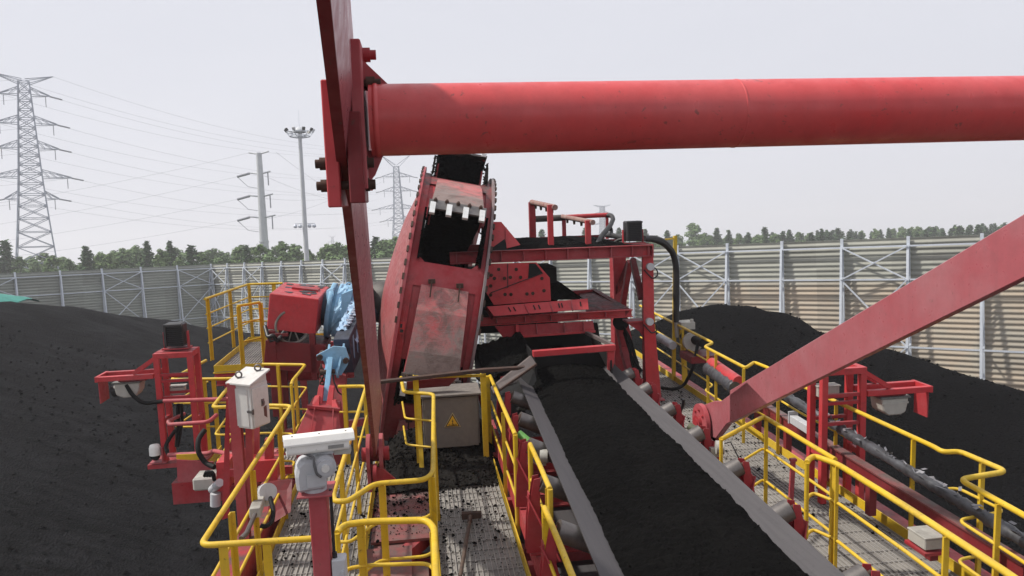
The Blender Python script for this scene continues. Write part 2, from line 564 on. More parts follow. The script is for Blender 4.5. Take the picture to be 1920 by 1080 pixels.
def pile(name, label, crest, slope, x0, x1, y0, y1, step, mat, rill, seed, floor=.02, amp=.22, lumps=()):
    """crest: list of (x, y, z); flanks fall at the slope of loose coal"""
    def h(x, y):
        p = V((x, y))
        best = -99
        for a, b in zip(crest, crest[1:]):
            d, t = seg_dist(p, V(a[:2]), V(b[:2]))
            s = slope(p) if callable(slope) else slope
            z = a[2] + (b[2] - a[2]) * t - s * max(0, (d * d + 1.2) ** .5 - 1.1)
            best = max(best, z)
        q = V((x * .18 + seed, y * .18, 0))
        best += noise.fractal(q, 1, 2, 4) * amp * 1.6
        best += noise.fractal(V((x * 1.1 + seed, y * 1.1, 3)), 1, 2, 4) * amp * .35
        if rill:
            k = x * rill[0] + y * rill[1]
            k += noise.noise(q) * 1.2
            best += (abs(noise.noise(V((k * .9, (x * rill[1] - y * rill[0]) * .06, 7)))) - .2) * .14
        return max(best, floor)
    nx, ny = int((x1 - x0) / step), int((y1 - y0) / step)
    m = MB().grid(lambda u, v: V((x0 + (x1 - x0) * u, y0 + (y1 - y0) * v, h(x0 + (x1 - x0) * u, y0 + (y1 - y0) * v))), nx, ny)
    m.f = [tuple(reversed(q)) for q in m.f] if m.f and (m.v[m.f[0][1]] - m.v[m.f[0][0]]).cross(m.v[m.f[0][2]] - m.v[m.f[0][1]]).z < 0 else m.f
    keep = [i for i, q in enumerate(m.f) if any(m.v[j].z > floor + .001 for j in q)]
    m.f = [m.f[i] for i in keep]
    m.sm = [True] * len(m.f)
    used = sorted({j for q in m.f for j in q})
    mp = {j: i for i, j in enumerate(used)}
    m.v = [m.v[j] for j in used]
    m.f = [tuple(mp[j] for j in q) for q in m.f]
    rnd = random.Random(int(seed * 10))
    for xa, xb, ya, yb, n_, r0, r1 in lumps:     # loose lumps lying on the flank
        for _ in range(n_):
            x, y = rnd.uniform(xa, xb), rnd.uniform(ya, yb)
            z = h(x, y)
            if z > floor + .3:
                random.seed(rnd.random())
                m.lump((x, y, z - .01), r0 + (r1 - r0) * rnd.random() ** 5, .8)
    random.seed(5)
    return solo(name, m, mat, label, 'coal heap', fr=I4)


lc = [tuple(atw(px, py, d)) for px, py, d in ((-420, 548, 33), (0, 566, 41), (120, 575, 44), (300, 600, 49), (385, 613, 52), (560, 636, 56), (680, 665, 58), (800, 700, 60))]
pile('coal_heap', 'broad dry dark grey coal heap sloping down beside the left walkway', lc, .40, -62, 24, 3, 78, .30, coaldry, (0.994, 0.105), 3.1, amp=.08, lumps=((-14, -1.5, 6, 22, 9000, .015, .08), (-26, -1.5, 18, 40, 6000, .03, .11)))
rc = [tuple(atw(px, py, d)) for px, py, d in ((1150, 650, 33), (1235, 603, 33), (1290, 584, 33), (1350, 573, 33), (1395, 572, 33), (1440, 582, 32.5), (1520, 616, 32), (1650, 657, 30.5), (1920, 741, 27), (2300, 850, 23))]
pile('coal_heap', 'jet black fresh coal heap rising behind the right hand railings', rc, .72, 3, 62, 2, 52, .22, coalwet, None, 9.7, amp=.16, lumps=((5, 18, 6, 20, 5000, .015, .07), (6, 34, 16, 36, 5000, .03, .10)))
tp = MB()
tc = atw(-118, 572, 47)
tp.grid(lambda u, v: V((tc.x - 4.0 + 8.2 * u, tc.y - 3 + 7 * v, tc.z + .85 - 1.6 * (2 * u - 1) ** 2 * (.55 + .2 * math.sin(v * 5)) - .5 * (2 * v - 1) ** 2 + .10 * noise.noise(V((u * 9, v * 9, 1))))), 36, 20)
tp.grid(lambda u, v: V((tc.x - 4.0 + 8.2 * u, tc.y - 3 + 7 * v, tc.z + .80 - 1.6 * (2 * u - 1) ** 2 * (.55 + .2 * math.sin(v * 5)) - .5 * (2 * v - 1) ** 2 + .10 * noise.noise(V((u * 9, v * 9, 1))))), 36, 20)
solo('tarpaulin', tp, tarpm, 'green tarpaulin spread over the top of the left coal heap', 'tarpaulin', fr=I4)


# ---------------------------------------------------------------- dust fence round the yard
def fence(label, pts, mat, ztop, rails, xbays, strutside, ladder=()):
    """pts: world ground points of the posts in order"""
    a, b = V((pts[0].x, pts[0].y, 0)), V((pts[-1].x, pts[-1].y, 0))
    d = (b - a).normalized()
    nrm = V((-d.y, d.x, 0))
    if nrm.dot(V((0, 0, 0)) - (a + b) / 2) < 0:
        nrm = -nrm
    mid = (a + b) / 2
    fr = Matrix.Translation(mid) @ Matrix((( d.x, nrm.x, 0, 0), (d.y, nrm.y, 0, 0), (0, 0, 1, 0), (0, 0, 0, 1)))
    root = thing('dust_fence', label, 'fence', (0, 0, 0), fr=fr)
    L = (b - a).length / 2
    # corrugated sheet, ridges running along the fence
    per, amp, n = .29, .027, int(ztop / .29) * 8
    sh = MB()
    prof = [(amp * math.cos(2 * math.pi * k / 8), .3 + (ztop - .3) * k / n) for k in range(n + 1)]
    nseg = max(2, int(2 * L / 3.0))
    vs, fs = [], []
    for i in range(nseg + 1):
        x = -L + 2 * L * i / nseg
        for q in prof:
            vs.append((x, q[0], q[1]))
    m_ = n + 1
    for i in range(nseg):
        for k in range(n):
            fs.append((i * m_ + k, i * m_ + k + 1, (i + 1) * m_ + k + 1, (i + 1) * m_ + k))
    sh.add(vs, fs, True)
    part(root, 'corrugated_sheet', sh, mat)
    xs = [(V((p.x, p.y, 0)) - mid).dot(d) for p in pts]
    off = lambda z: .30 + max(0, (ztop - .5 - z)) * .105      # the strut leans out towards its foot
    for r in rails:
        mb = MB().beam((-L, off(r), r), (L, off(r), r), .07, .09)
        part(root, 'rail', mb, galv)
    for x in xs:
        mb = MB().beam((x, .16, .0), (x, .16, ztop + .08), .16, .13, (0, 1, 0))
        part(root, 'post', mb, galv)
        mb = MB().beam((x, off(0), 0), (x, .31, ztop - .45), .13, .11, (0, 1, 0))
        zz = rails + [rails[-1] - 3.6]
        for k in range(len(zz) - 1):
            mb.beam((x, .22, zz[k + 1] + .2), (x, off(zz[k]), zz[k]), .06, .06, (0, 1, 0))
            mb.beam((x, .22, zz[k]), (x, off(zz[k]), zz[k]), .07, .07, (0, 0, 1))
        part(root, 'strut', mb, galv)
    for i in xbays:
        if i + 1 >= len(xs):
            continue
        xa, xb = xs[i], xs[i + 1]
        mb = MB()
        for z0, z1 in zip(rails[1:], rails):
            mb.beam((xa, off(z0) + .02, z0), (xb, off(z1) + .02, z1), .075, .075)
            mb.beam((xa, off(z1) + .10, z1), (xb, off(z0) + .10, z0), .075, .075)
        part(root, 'cross_brace', mb, galv)
    return root


tk = [4.202e-4 + .2085e-4 * k for k in range(-5, 21)]
fpts = [atw(1 / t - 800, 440, 103500 * t) for t in tk]
fence('long corrugated dust fence with white steel posts crossing behind the machine', fpts, fencem, 12.75, [12.30, 10.45, 6.75, 3.4], [4, 7, 8, 11, 15, 18, 22, 24], 1)
cz = 103500 * tk[-1]
cx = 1 / tk[-1] - 800
t0 = 1 / (2300 - cx)
Cc = cz / t0
lpts = [atw(2300 - 1 / (t0 - .17e-4 * k), 500, Cc * (t0 - .17e-4 * k)) for k in range(0, 9)]
fence('green grey corrugated dust fence running left behind the dry coal heap', lpts, fencem2, 12.75, [12.30, 10.45, 6.75, 3.4], [0, 2, 5], 1)


# ---------------------------------------------------------------- trees beyond the fence
def crown_mesh(kind, seed):
    rnd = random.Random(seed)
    m = MB()
    H = 17.0
    def leaf(p, s, n):
        t = n.orthogonal().normalized()
        a = rnd.uniform(0, 6.28)
        b = n.cross(t)
        u = t * math.cos(a) + b * math.sin(a)
        w = n.cross(u)
        m.add([p - u * s - w * s * .5, p + u * s - w * s * .45, p + u * s * .9 + w * s * .5, p - u * s * .8 + w * s * .55], [(0, 1, 2, 3)])
    if kind == 'conifer':
        z = 3.0
        while z < H:
            f = (H - z) / (H - 2)
            r = 3.1 * f ** .62 * rnd.uniform(.7, 1.15) + .16
            for k in range(int(7 * f) + 6):
                a = rnd.uniform(0, 6.28)
                L = r * rnd.uniform(.55, 1.1)
                for j in range(int(4 + 7 * L)):
                    q = rnd.uniform(.05, 1)
                    p = V((math.cos(a) * L * q, math.sin(a) * L * q, z - L * q * .22 + rnd.gauss(0, .14)))
                    p += V((rnd.gauss(0, .14), rnd.gauss(0, .14), 0))
                    leaf(p, rnd.uniform(.16, .34), V((rnd.gauss(0, .7), rnd.gauss(0, .7), 1)).normalized())
            z += .36
    else:
        cl = []
        for _ in range(40 if kind == 'broad' else 30):
            a, q = rnd.uniform(0, 6.28), rnd.uniform(0, 1) ** .5
            z = 5 + 11.2 * rnd.random() ** .75
            rr = 3.1 * max(.05, (17.2 - z) / 11) ** .62
            cl.append((V((math.cos(a) * rr * q, math.sin(a) * rr * q, z)), rnd.uniform(.55, 1.25) * (.6 + .5 * min(1, (17.4 - z) / 6))))
        cl.append((V((.1, 0, 16.5)), .55))
        for c, r in cl:
            for _ in range(int(85 * r)):
                d = V((rnd.gauss(0, 1), rnd.gauss(0, 1), rnd.gauss(0, .8)))
                d = d.normalized() * r * rnd.uniform(.5, 1.1)
                leaf(c + d, rnd.uniform(.15, .32), (d.normalized() + V((rnd.gauss(0, .5), rnd.gauss(0, .5), .6))).normalized())
    return m


def trunk_mesh(seed):
    rnd = random.Random(seed)
    m = MB().tube([(0, 0, 0), (.1, 0, 5), (.05, .1, 11), (0, 0, 16.2)], [.26, .2, .12, .03], 7)
    for k in range(9):
        z, a = rnd.uniform(4.5, 14), rnd.uniform(0, 6.28)
        L = 2.2 * (17 - z) / 12
        m.tube([(.08, 0, z), (math.cos(a) * L * .6, math.sin(a) * L * .6, z + .5), (math.cos(a) * L, math.sin(a) * L, z + .9)], [.07, .045, .015], 5)
    return m


TREES = {}
for kd, mt, ns in (('conifer', leaf1, 3), ('broad', leaf2, 3), ('loose', leaf3, 2)):
    for i in range(ns):
        c, t = crown_mesh(kd, 100 + i * 7 + len(kd)), trunk_mesh(i + 3)
        TREES.setdefault(kd, []).append((c.mesh('crown', mt), t.mesh('trunk', bark)))


def tree(px, top, depth, kd, lab, group, wide=1.):
    p = atw(px, top, depth)
    nm = {'conifer': 'conifer_tree', 'broad': 'broadleaf_tree', 'loose': 'broadleaf_tree'}[kd]
    o = bpy.data.objects.new(nm, None)
    C.objects.link(o)
    s = p.z / 17.2
    o.location = (p.x, p.y, 0)
    o.rotation_euler = (0, 0, random.uniform(0, 6.28))
    w = s * wide * random.uniform(.9, 1.15)
    o.scale = (w, w, s)
    props(o, lab, 'tree', group)
    cm, tm = random.choice(TREES[kd])
    for n_, me in (('crown', cm), ('trunk', tm)):
        q = bpy.data.objects.new(n_, me)
        C.objects.link(q)
        q.parent = o


LABT = {
    ('conifer', 0): 'dark pointed conifer standing behind the left run of the dust fence',
    ('broad', 0): 'mid green rounded tree standing behind the left run of the dust fence',
    ('loose', 0): 'pale green loose crowned tree standing behind the left run of the dust fence',
    ('conifer', 1): 'dark pointed conifer in the hazy tree belt beyond the fence at right',
    ('broad', 1): 'grey green rounded tree in the hazy tree belt beyond the fence at right',
    ('loose', 1): 'pale loose crowned tree in the hazy tree belt beyond the fence at right'}
left = [(8, 447, 'conifer'), (-25, 470, 'broad'), (35, 478, 'broad'), (62, 482, 'loose'), (98, 476, 'broad'), (128, 483, 'loose'), (160, 459, 'conifer'), (187, 470, 'broad'), (205, 474, 'broad'),
        (228, 463, 'loose'), (253, 457, 'loose'), (274, 449, 'conifer'), (300, 465, 'broad'), (318, 449, 'conifer'), (335, 480, 'broad'), (358, 457, 'conifer'), (378, 469, 'broad'), (397, 482, 'loose'),
        (421, 478, 'loose'), (447, 461, 'broad'), (461, 457, 'conifer'), (487, 455, 'broad'), (505, 470, 'loose'), (528, 449, 'broad'), (545, 478, 'loose'), (577, 466, 'broad'), (612, 455, 'broad'),
        (634, 452, 'loose'), (652, 457, 'broad'), (704, 441, 'conifer'), (722, 446, 'loose'), (742, 441, 'broad'), (760, 428, 'conifer'), (772, 452, 'loose'), (788, 456, 'broad')]
for px, top, kd in left:
    tree(px, top, random.uniform(140, 165), kd, LABT[kd, 0], 'trees behind the left fence', 1.15 if kd != 'conifer' else 1.05)
for i in range(48):
    px = -60 + i * 19 + random.uniform(-9, 9)
    hz = 508 - .042 * px
    tree(px, hz - random.uniform(10, 34), random.uniform(165, 210), random.choice(('broad', 'loose', 'broad')), 'low hazy tree filling the wood far behind the left fence', 'trees filling the left wood', 1.6)
right = [(940, 445, 'broad'), (1016, 428, 'conifer'), (1097, 425, 'conifer'), (1160, 425, 'conifer'), (1209, 428, 'conifer'), (1230, 440, 'broad'), (1251, 430, 'conifer'), (1270, 438, 'broad'), (1300, 416, 'loose'), (1322, 435, 'broad'),
         (1344, 426, 'conifer'), (1366, 430, 'conifer'), (1384, 436, 'broad'), (1403, 434, 'conifer'), (1420, 438, 'loose'), (1434, 424, 'conifer'), (1452, 436, 'broad'), (1468, 432, 'conifer'), (1480, 429, 'conifer'), (1498, 434, 'broad'),
         (1521, 434, 'conifer'), (1540, 427, 'conifer'), (1556, 433, 'conifer'), (1571, 426, 'conifer'), (1591, 432, 'conifer'), (1614, 434, 'conifer'), (1704, 428, 'conifer'), (1720, 434, 'conifer'), (1735, 429, 'conifer'), (1750, 424, 'conifer'),
         (1768, 430, 'conifer'), (1783, 427, 'conifer'), (1799, 422, 'conifer'), (1816, 424, 'conifer'), (1834, 419, 'conifer'), (1850, 425, 'conifer'), (1872, 424, 'conifer'), (1900, 420, 'conifer'), (1930, 421, 'conifer')]
for px, top, kd in right:
    tree(px, top, random.uniform(215, 260), kd, LABT[kd, 1], 'trees in the right belt', 1.25)
for i in range(135):
    px = 925 + i * 7.8 + random.uniform(-8, 8)
    hz = 508 - .042 * px
    tree(px, hz - random.uniform(6, 14), random.uniform(260, 330), random.choice(('conifer', 'conifer', 'conifer', 'broad')), 'distant tree fading into the haze beyond the right belt', 'trees filling the right belt', 1.1)


# ---------------------------------------------------------------- pylons, pole tower, light mast, cables
def pylon(label, px, depth, htop, prof, arms, yaw, th, horns=None):
    b = atw(px, 500, depth)
    fr = Matrix.Translation((b.x, b.y, 0)) @ Matrix.Rotation(R(yaw), 4, 'Z')
    root = thing('transmission_pylon', label, 'pylon', (0, 0, 0), fr=fr)
    def w(z):
        for (z0, w0), (z1, w1) in zip(prof, prof[1:]):
            if z <= z1:
                return w0 + (w1 - w0) * (z - z0) / (z1 - z0)
        return prof[-1][1]
    lv, z = [0], 0
    while z < htop - 1:
        z = min(htop, z + max(2.2, w(z) * .95))
        lv.append(z)
    for sx, sy in ((-1, -1), (1, -1), (1, 1), (-1, 1)):
        body = MB()
        for a, c in zip(lv, lv[1:]):
            body.beam((sx * w(a), sy * w(a), a), (sx * w(c), sy * w(c), c), th * 1.5, th * 1.5)
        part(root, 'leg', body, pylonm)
    br = MB()
    for a, c in zip(lv, lv[1:]):
        wa, wc = w(a), w(c)
        for k in range(4):
            q = Matrix.Rotation(k * math.pi / 2, 3, 'Z')
            br.beam(q @ V((-wa, -wa, a)), q @ V((wc, -wc, c)), th, th)
            br.beam(q @ V((wa, -wa, a)), q @ V((-wc, -wc, c)), th, th)
            br.beam(q @ V((-wc, -wc, c)), q @ V((wc, -wc, c)), th, th)
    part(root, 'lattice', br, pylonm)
    tips = []
    for z, L in arms:
        for s in (-1, 1):
            am = MB()
            t = V((s * L, 0, z))
            for sy in (-1, 1):
                am.beam((s * w(z), sy * w(z), z), t, th, th)
                am.beam((s * w(z + 1.6), sy * w(z + 1.6), z + 1.8), t + V((0, 0, .2)), th, th)
                n_ = max(2, int(L / 2))
                for k in range(n_):
                    u, v_ = k / n_, (k + 1) / n_
                    p = V((s * w(z), sy * w(z), z)).lerp(t, v_)
                    q = V((s * w(z + 1.6), sy * w(z + 1.6), z + 1.8)).lerp(t, u)
                    am.beam(p, q, th * .7, th * .7)
            tips.append(fr @ t)
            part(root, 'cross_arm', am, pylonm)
        for s in (-1, 1):
            ins = MB()
            t = V((s * L, 0, z))
            ins.cyl(t - V((s * .9, 0, .2)), t + V((-s * .9, 0, -2.6)), .10, n=6)
            ins.cyl(t, t + V((s * 2.6, .6, -.5)), .19, n=6)
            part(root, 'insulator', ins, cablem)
    if horns:
        hm = MB()
        for s in (-1, 1):
            for sy in (-1, 1):
                hm.beam((s * w(htop), sy * w(htop), htop - 1), (s * horns[0], 0, htop + horns[1]), th, th)
                hm.beam((s * w(htop) * .3, sy * w(htop), htop), (s * horns[0], 0, htop + horns[1]), th, th)
            tips.append(fr @ V((s * horns[0], 0, htop + horns[1])))
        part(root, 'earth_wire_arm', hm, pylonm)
    return tips


TA = pylon('tall lattice pylon with five cross arms at the left edge', 70, 183, 59, [(0, 5.6), (24, 3.3), (36, 2.4), (59, 1.1)],
           [(30.2, 5.6), (35.4, 8.6), (42.4, 6.4), (48.4, 6.4), (55.3, 5.2)], 24, .15, (6.2, 1.2))
TB = pylon('slender lattice pylon with splayed horns left of the bucket wheel', 752, 320, 51, [(0, 4.6), (30, 1.9), (51, 1.0)],
           [(27.5, 5.5), (32.5, 8.6), (40, 6.4), (46, 6.4)], 8, .15, (6.2, 4.2))
TC = pylon('faint far pylon behind the spray pipes on the gantry', 1133, 700, 50, [(0, 5), (30, 2.4), (50, 1.8)], [(20, 9), (33, 8.5), (43, 8.5)], 5, .28, (8.5, 1.0))
pylon('tiny hazy pylon right of the black floodlight', 1194, 1150, 44, [(0, 4), (40, 1.4)], [(30, 7), (38, 7)], 0, .3, (5, 2))
pylon('tiny hazy pylon above the trees right of the light mast', 626, 1150, 44, [(0, 4), (40, 1.4)], [(28, 7), (36, 7)], 0, .3, (5, 2))

b = atw(497, 486, 170)
fr = Matrix.Translation((b.x, b.y, 0)) @ Matrix.Rotation(R(-20), 4, 'Z')
pt = thing('power_pole', 'pale tubular steel pole with three cross arms beside the light mast', 'pole', (0, 0, 0), fr=fr)
HP = 37.2
part(pt, 'shaft', MB().cyl((0, 0, 0), (0, 0, 17), 1.15, .98, 14).cyl((0, 0, 17), (0, 0, 17.3), 1.1, 1.1, 14).cyl((0, 0, 17.3), (0, 0, HP), .96, .62, 14), concrete)
PT = []
for z, L in ((36.9, 2.5), (32.4, 2.6), (27.3, 2.9), (22.5, 3.2)):
    am = MB().tube([(-L, 0, z + .5), (0, 0, z), (L, 0, z + .5)], .17, 6)
    part(pt, 'cross_arm', am, concrete)
    if z < 36:
        ins = MB().cyl((-L, 0, z + .4), (-L - 2.6, -1, z - .3), .32, n=7)
        part(pt, 'insulator', ins, cablem)
        part(pt, 'jumper', MB().tube([(-L - 2.6, -1, z - .3), (-L - .6, 0, z - 2.6), (-.4, 0, z - 3.2)], .06, 5), cablem)
        part(pt, 'insulator', MB().cyl((L * .75, 0, z + .3), (L * .75, 0, z - 2.6), .13, n=6), cablem)
        PT.append(fr @ V((-L - 2.6, -1, z - .3)))
    else:
        PT.append(fr @ V((-L, 0, z + .5)))

b = atw(575, 484, 115)
fr = Matrix.Translation((b.x, b.y, 0)) @ Matrix.Rotation(R(15), 4, 'Z')
mt = thing('light_mast', 'tall slim floodlight mast with a ring of lamps on top', 'light mast', (0, 0, 0), fr=fr)
part(mt, 'pole', MB().cyl((0, 0, 0), (0, 0, 32.2), .46, .27, 14), concrete)
rg = MB()
for r_, z in ((1.5, 31.6), (1.05, 31.5), (1.9, 32.2)):
    rg.tube([(math.cos(k * .3307) * r_, math.sin(k * .3307) * r_, z) for k in range(20)], .06, 6)
for k in range(6):
    a = k * math.pi / 3
    rg.tube([(0, 0, 31.4), (math.cos(a) * 1.5, math.sin(a) * 1.5, 31.6), (math.cos(a) * 2.0, math.sin(a) * 2.0, 32.3)], .06, 6)
part(mt, 'lamp_ring', rg, galv)
for k in range(9):
    a = k * 2 * math.pi / 9
    rot = Matrix.Rotation(a, 3, 'Z') @ Matrix.Rotation(R(35), 3, 'Y')
    part(mt, 'lamp', MB().box((math.cos(a) * 2.1, math.sin(a) * 2.1, 32.5), (.26, .42, .46), rot), black if k % 3 else greycast)
part(mt, 'dome', MB().lathe((0, 0, 32.2), (0, 0, 1), [(0, .95), (.1, 1.0), (.5, .72), (.8, .3), (.86, .02)], 16), concrete)
part(mt, 'lightning_rod', MB().cyl((0, 0, 33), (0, 0, 35.6), .035, .015, 6), galv)
for s in (-1, 1):
    am = MB().beam((0, 0, 18.3), (s * 1.5, 0, 18.3), .1, .1)
    part(mt, 'side_arm', am, galv)
    for q in (.7, 1.4):
        part(mt, 'lamp', MB().lathe((s * q, 0, 18.2), (0, 0, -1), [(0, .12), (.1, .28), (.45, .3), (.55, .05)], 10), galv)


def cable(label, p, q, sag, group):
    pts = []
    for k in range(25):
        t = k / 24
        pts.append(p.lerp(q, t) - V((0, 0, sag * 4 * t * (1 - t))))
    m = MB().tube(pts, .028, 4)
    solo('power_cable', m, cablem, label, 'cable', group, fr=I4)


rank = ['lowest', 'second lowest', 'third lowest', 'fourth lowest', 'second highest', 'highest']
for i in range(6):
    tb = TB[min(i, 4) * 2: min(i, 4) * 2 + 2]
    for s in (0, 1):
        end = tb[s] + V((0, 0, 0 if i < 5 else 2))
        cable(f'{rank[i]} power cable strung from the big left pylon to the far one, {"near" if s else "far"} side', TA[i * 2 + s], end, 5.5, 'cables between the two lattice pylons')
        side = V((-150, -60 + 40 * s, 6))
        cable(f'{rank[i]} power cable leaving the big left pylon out of the picture, {"near" if s else "far"} side', TA[i * 2 + s], TA[i * 2 + s] + side, 6, 'cables leaving the left pylon')
for i, p in enumerate(PT):
    cable(f'{["top", "upper", "middle", "lower"][i]} power cable running left from the tubular pole', p, atw(-500, (432, 470, 492, 512)[i], 190), 3, 'cables of the tubular pole')
    cable(f'{["top", "upper", "middle", "lower"][i]} thin wire running on behind the tubular pole', p + V((6, 0, 0)), TB[min(3, i) * 2] + V((0, 0, 4)), 3, 'wires behind the tubular pole')

# ================================================================ THE RECLAIMER BOOM
ZD, ZR = -3.6, -2.5      # walkway level and handrail level under the eye, boom axes
bs = thing('boom_structure', 'red steel boom girders carrying the conveyor and both walkways', 'boom', (1.6, 7, -4.6))
def pbeam(name, x0, x1, y0, y1, z0, z1, mat, bev=.006):
    return part(bs, name, MB().box(((x0 + x1) / 2, (y0 + y1) / 2, (z0 + z1) / 2), (x1 - x0, y1 - y0, z1 - z0)), mat, bev=bev)
pbeam('main_girder', -.60, -.20, 2.2, 10.6, -4.55, -3.66, platedust)
pbeam('main_girder', 3.30, 3.66, 2.2, 16.8, -4.55, -3.62, reddust)
pbeam('side_girder', -2.02, -1.76, 3.0, 9.5, -3.72, -3.36, reddust)
pbeam('side_girder', 4.98, 5.30, 3.0, 16.6, -4.02, -3.70, red)
for i, y in enumerate((3.4, 4.9, 6.4, 7.9, 9.4, 10.5)):
    part(bs, 'cross_beam', MB().ibeam((-1.9, y, -4.02), (5.2, y, -4.02), .16, .3), red)
for y in (12, 13.6, 15.2):
    part(bs, 'cross_beam', MB().ibeam((3.2, y, -4.02), (5.2, y, -4.02), .16, .3), red)
for x in (.98, 3.16):
    part(bs, 'conveyor_stringer', MB().channel((x, 2.6, -3.42), (x, 13.0, -3.42), .07, .2), red)
for x in (.98, 3.16):
    for y in (3.6, 5.2, 6.8, 8.4, 10.0, 11.6):
        part(bs, 'stringer_leg', MB().beam((x, y, -3.9), (x, y, -3.5), .09, .09, (0, 1, 0)), red)
part(bs, 'deck_plate', MB().box((-.28, 8.75, -3.63), (.70, 1.9, .03)).box((-.43, 5.2, -3.63), (.48, 4.9, .03)), platedust)
part(bs, 'pit_brace', MB().beam((-.32, 7.55, -3.72), (.12, 8.35, -3.72), .14, .14), red)
part(bs, 'pit_brace', MB().beam((-.25, 6.95, -3.76), (.14, 6.35, -3.80), .2, .16), red)
part(bs, 'pit_gusset', MB().box((-.2, 7.1, -3.68), (.35, .42, .02)), platedust)
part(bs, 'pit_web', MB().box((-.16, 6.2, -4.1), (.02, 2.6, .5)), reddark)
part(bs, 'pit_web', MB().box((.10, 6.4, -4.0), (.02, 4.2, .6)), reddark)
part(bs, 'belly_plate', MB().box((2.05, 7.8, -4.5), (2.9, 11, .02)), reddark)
# clutter of red steel between the left girder and the outrigger
part(bs, 'cross_rail', MB().beam(at(436, 850, Y=9.3), at(566, 846, Y=9.3), .06, .07), redfaded)
part(bs, 'cross_rail', MB().beam(at(430, 886, Y=9.0), at(548, 880, Y=9.0), .06, .09), red)
part(bs, 'side_box', MB().prism([at(447, 868, Y=8.6), at(520, 862, Y=8.6), at(520, 900, Y=8.6), at(447, 908, Y=8.6)], (0, .3, 0)), redclean)
part(bs, 'short_post', MB().beam(at(478, 905, Y=8.9), at(478, 800, Y=8.9), .10, .07, (0, 1, 0)), redfaded)
part(bs, 'short_post', MB().beam(at(505, 880, Y=8.7), at(505, 822, Y=8.7), .09, .09, (0, 1, 0)), red)
part(bs, 'gusset', MB().prism([at(449, 850, Y=8.8), at(476, 826, Y=8.8), at(476, 852, Y=8.8)], (0, .04, 0)), redfaded)
part(bs, 'drop_plate', MB().prism([at(500, 905, Y=8.5), at(548, 898, Y=8.5), at(545, 960, Y=8.2), at(505, 985, Y=8.2)], (0, .03, 0)), reddark)
# side braces that stand between side girder and deck, left
for y in (6.0, 7.2, 8.4):
    part(bs, 'bracket', MB().beam((-1.9, y, -3.6), (-1.55, y, -3.95), .1, .1), red)


def deck(name, label, x0, x1, y0, y1, z, toes, group=None, bars=.05):
    t = thing(name, label, 'walkway', ((x0 + x1) / 2, (y0 + y1) / 2, z - .06), group)
    m = MB()
    k = int((x1 - x0) / bars)
    for i in range(k + 1):
        x = x0 + (x1 - x0) * i / k
        m.beam((x, y0, z - .009), (x, y1, z - .009), .007, .018)
    k = int((y1 - y0) / .22)
    for i in range(k + 1):
        y = y0 + (y1 - y0) * i / k
        m.beam((x0, y, z - .006), (x1, y, z - .006), .007, .009)
    part(t, 'grating', m, gratem)
    part(t, 'tray', MB().box(((x0 + x1) / 2, (y0 + y1) / 2, z - .024), (x1 - x0, y1 - y0, .012)), traym)
    for p, q in toes:
        part(t, 'toe_board', MB().beam((p[0], p[1], z + .04), (q[0], q[1], z + .04), .012, .11).beam((p[0], p[1], z - .035), (q[0], q[1], z - .035), .05, .02), yellow)
    for y in [y0 + i * (y1 - y0) / max(1, int((y1 - y0) / 1.3)) for i in range(int((y1 - y0) / 1.3) + 1)]:
        part(t, 'bearer', MB().angle((x0, y, z - .09), (x1, y, z - .09), .05, .008), red)
    return t


deck('walkway', 'narrow grating walkway behind the white camera, left of the boom', -1.64, -.70, 3.6, 10.4, ZD, [((-1.66, 3.6), (-1.66, 9.5)), ((-.68, 3.6), (-.68, 10.4))])
deck('walkway', 'dusty grating walkway with the shovel between electrical box and belt', .10, .90, 3.2, 10.9, ZD, [((.08, 3.2), (.08, 8.0)), ((.92, 3.2), (.92, 10.9))])
deck('walkway', 'long grating walkway along the right side of the belt', 3.72, 4.84, 3.0, 16.6, ZD, [((4.87, 3.0), (4.87, 16.6))], bars=.05)
deck('walkway', 'small outrigger grating under the left scanner frame', -3.0, -1.72, 10.1, 11.3, ZD, [((-3.02, 10.1), (-3.02, 11.3)), ((-3.0, 10.08), (-1.72, 10.08))])
pp = [at(402, 696, Z=-2.8), at(452, 690, Z=-2.8), at(503, 640, Z=-2.8)]
px0, px1, py0, py1 = pp[0].x, at(520, 690, Z=-2.8).x, pp[0].y, pp[2].y + .1
deck('walkway', 'raised grating platform beside the red drive cover', px0, px1, py0, py1, -2.8, [((px0, py0), (px0, py1)), ((px0, py1), (px1 + .5, py1)), ((px0, py0), (px1, py0))])
drp = thing('platform_support', 'red posts and girder carrying the raised drive platform', 'support', (px0, py0, -4.2))
for y in (py0 + .1, py1 - .1):
    part(drp, 'girder', MB().ibeam((px0, y, -2.98), (px1 + 1.3, y, -2.98), .1, .2), red)
for x in (px0 + .2, px1):
    for y in (py0 + .1, py1 - .1):
        part(drp, 'leg', MB().ibeam((x, y, -4.4), (x, y, -3.08), .12, .12, up=(0, 1, 0)), red)
part(drp, 'brace', MB().beam((px1, py0, -4.0), (-.9, py0 - .6, -3.7), .12, .12), red)


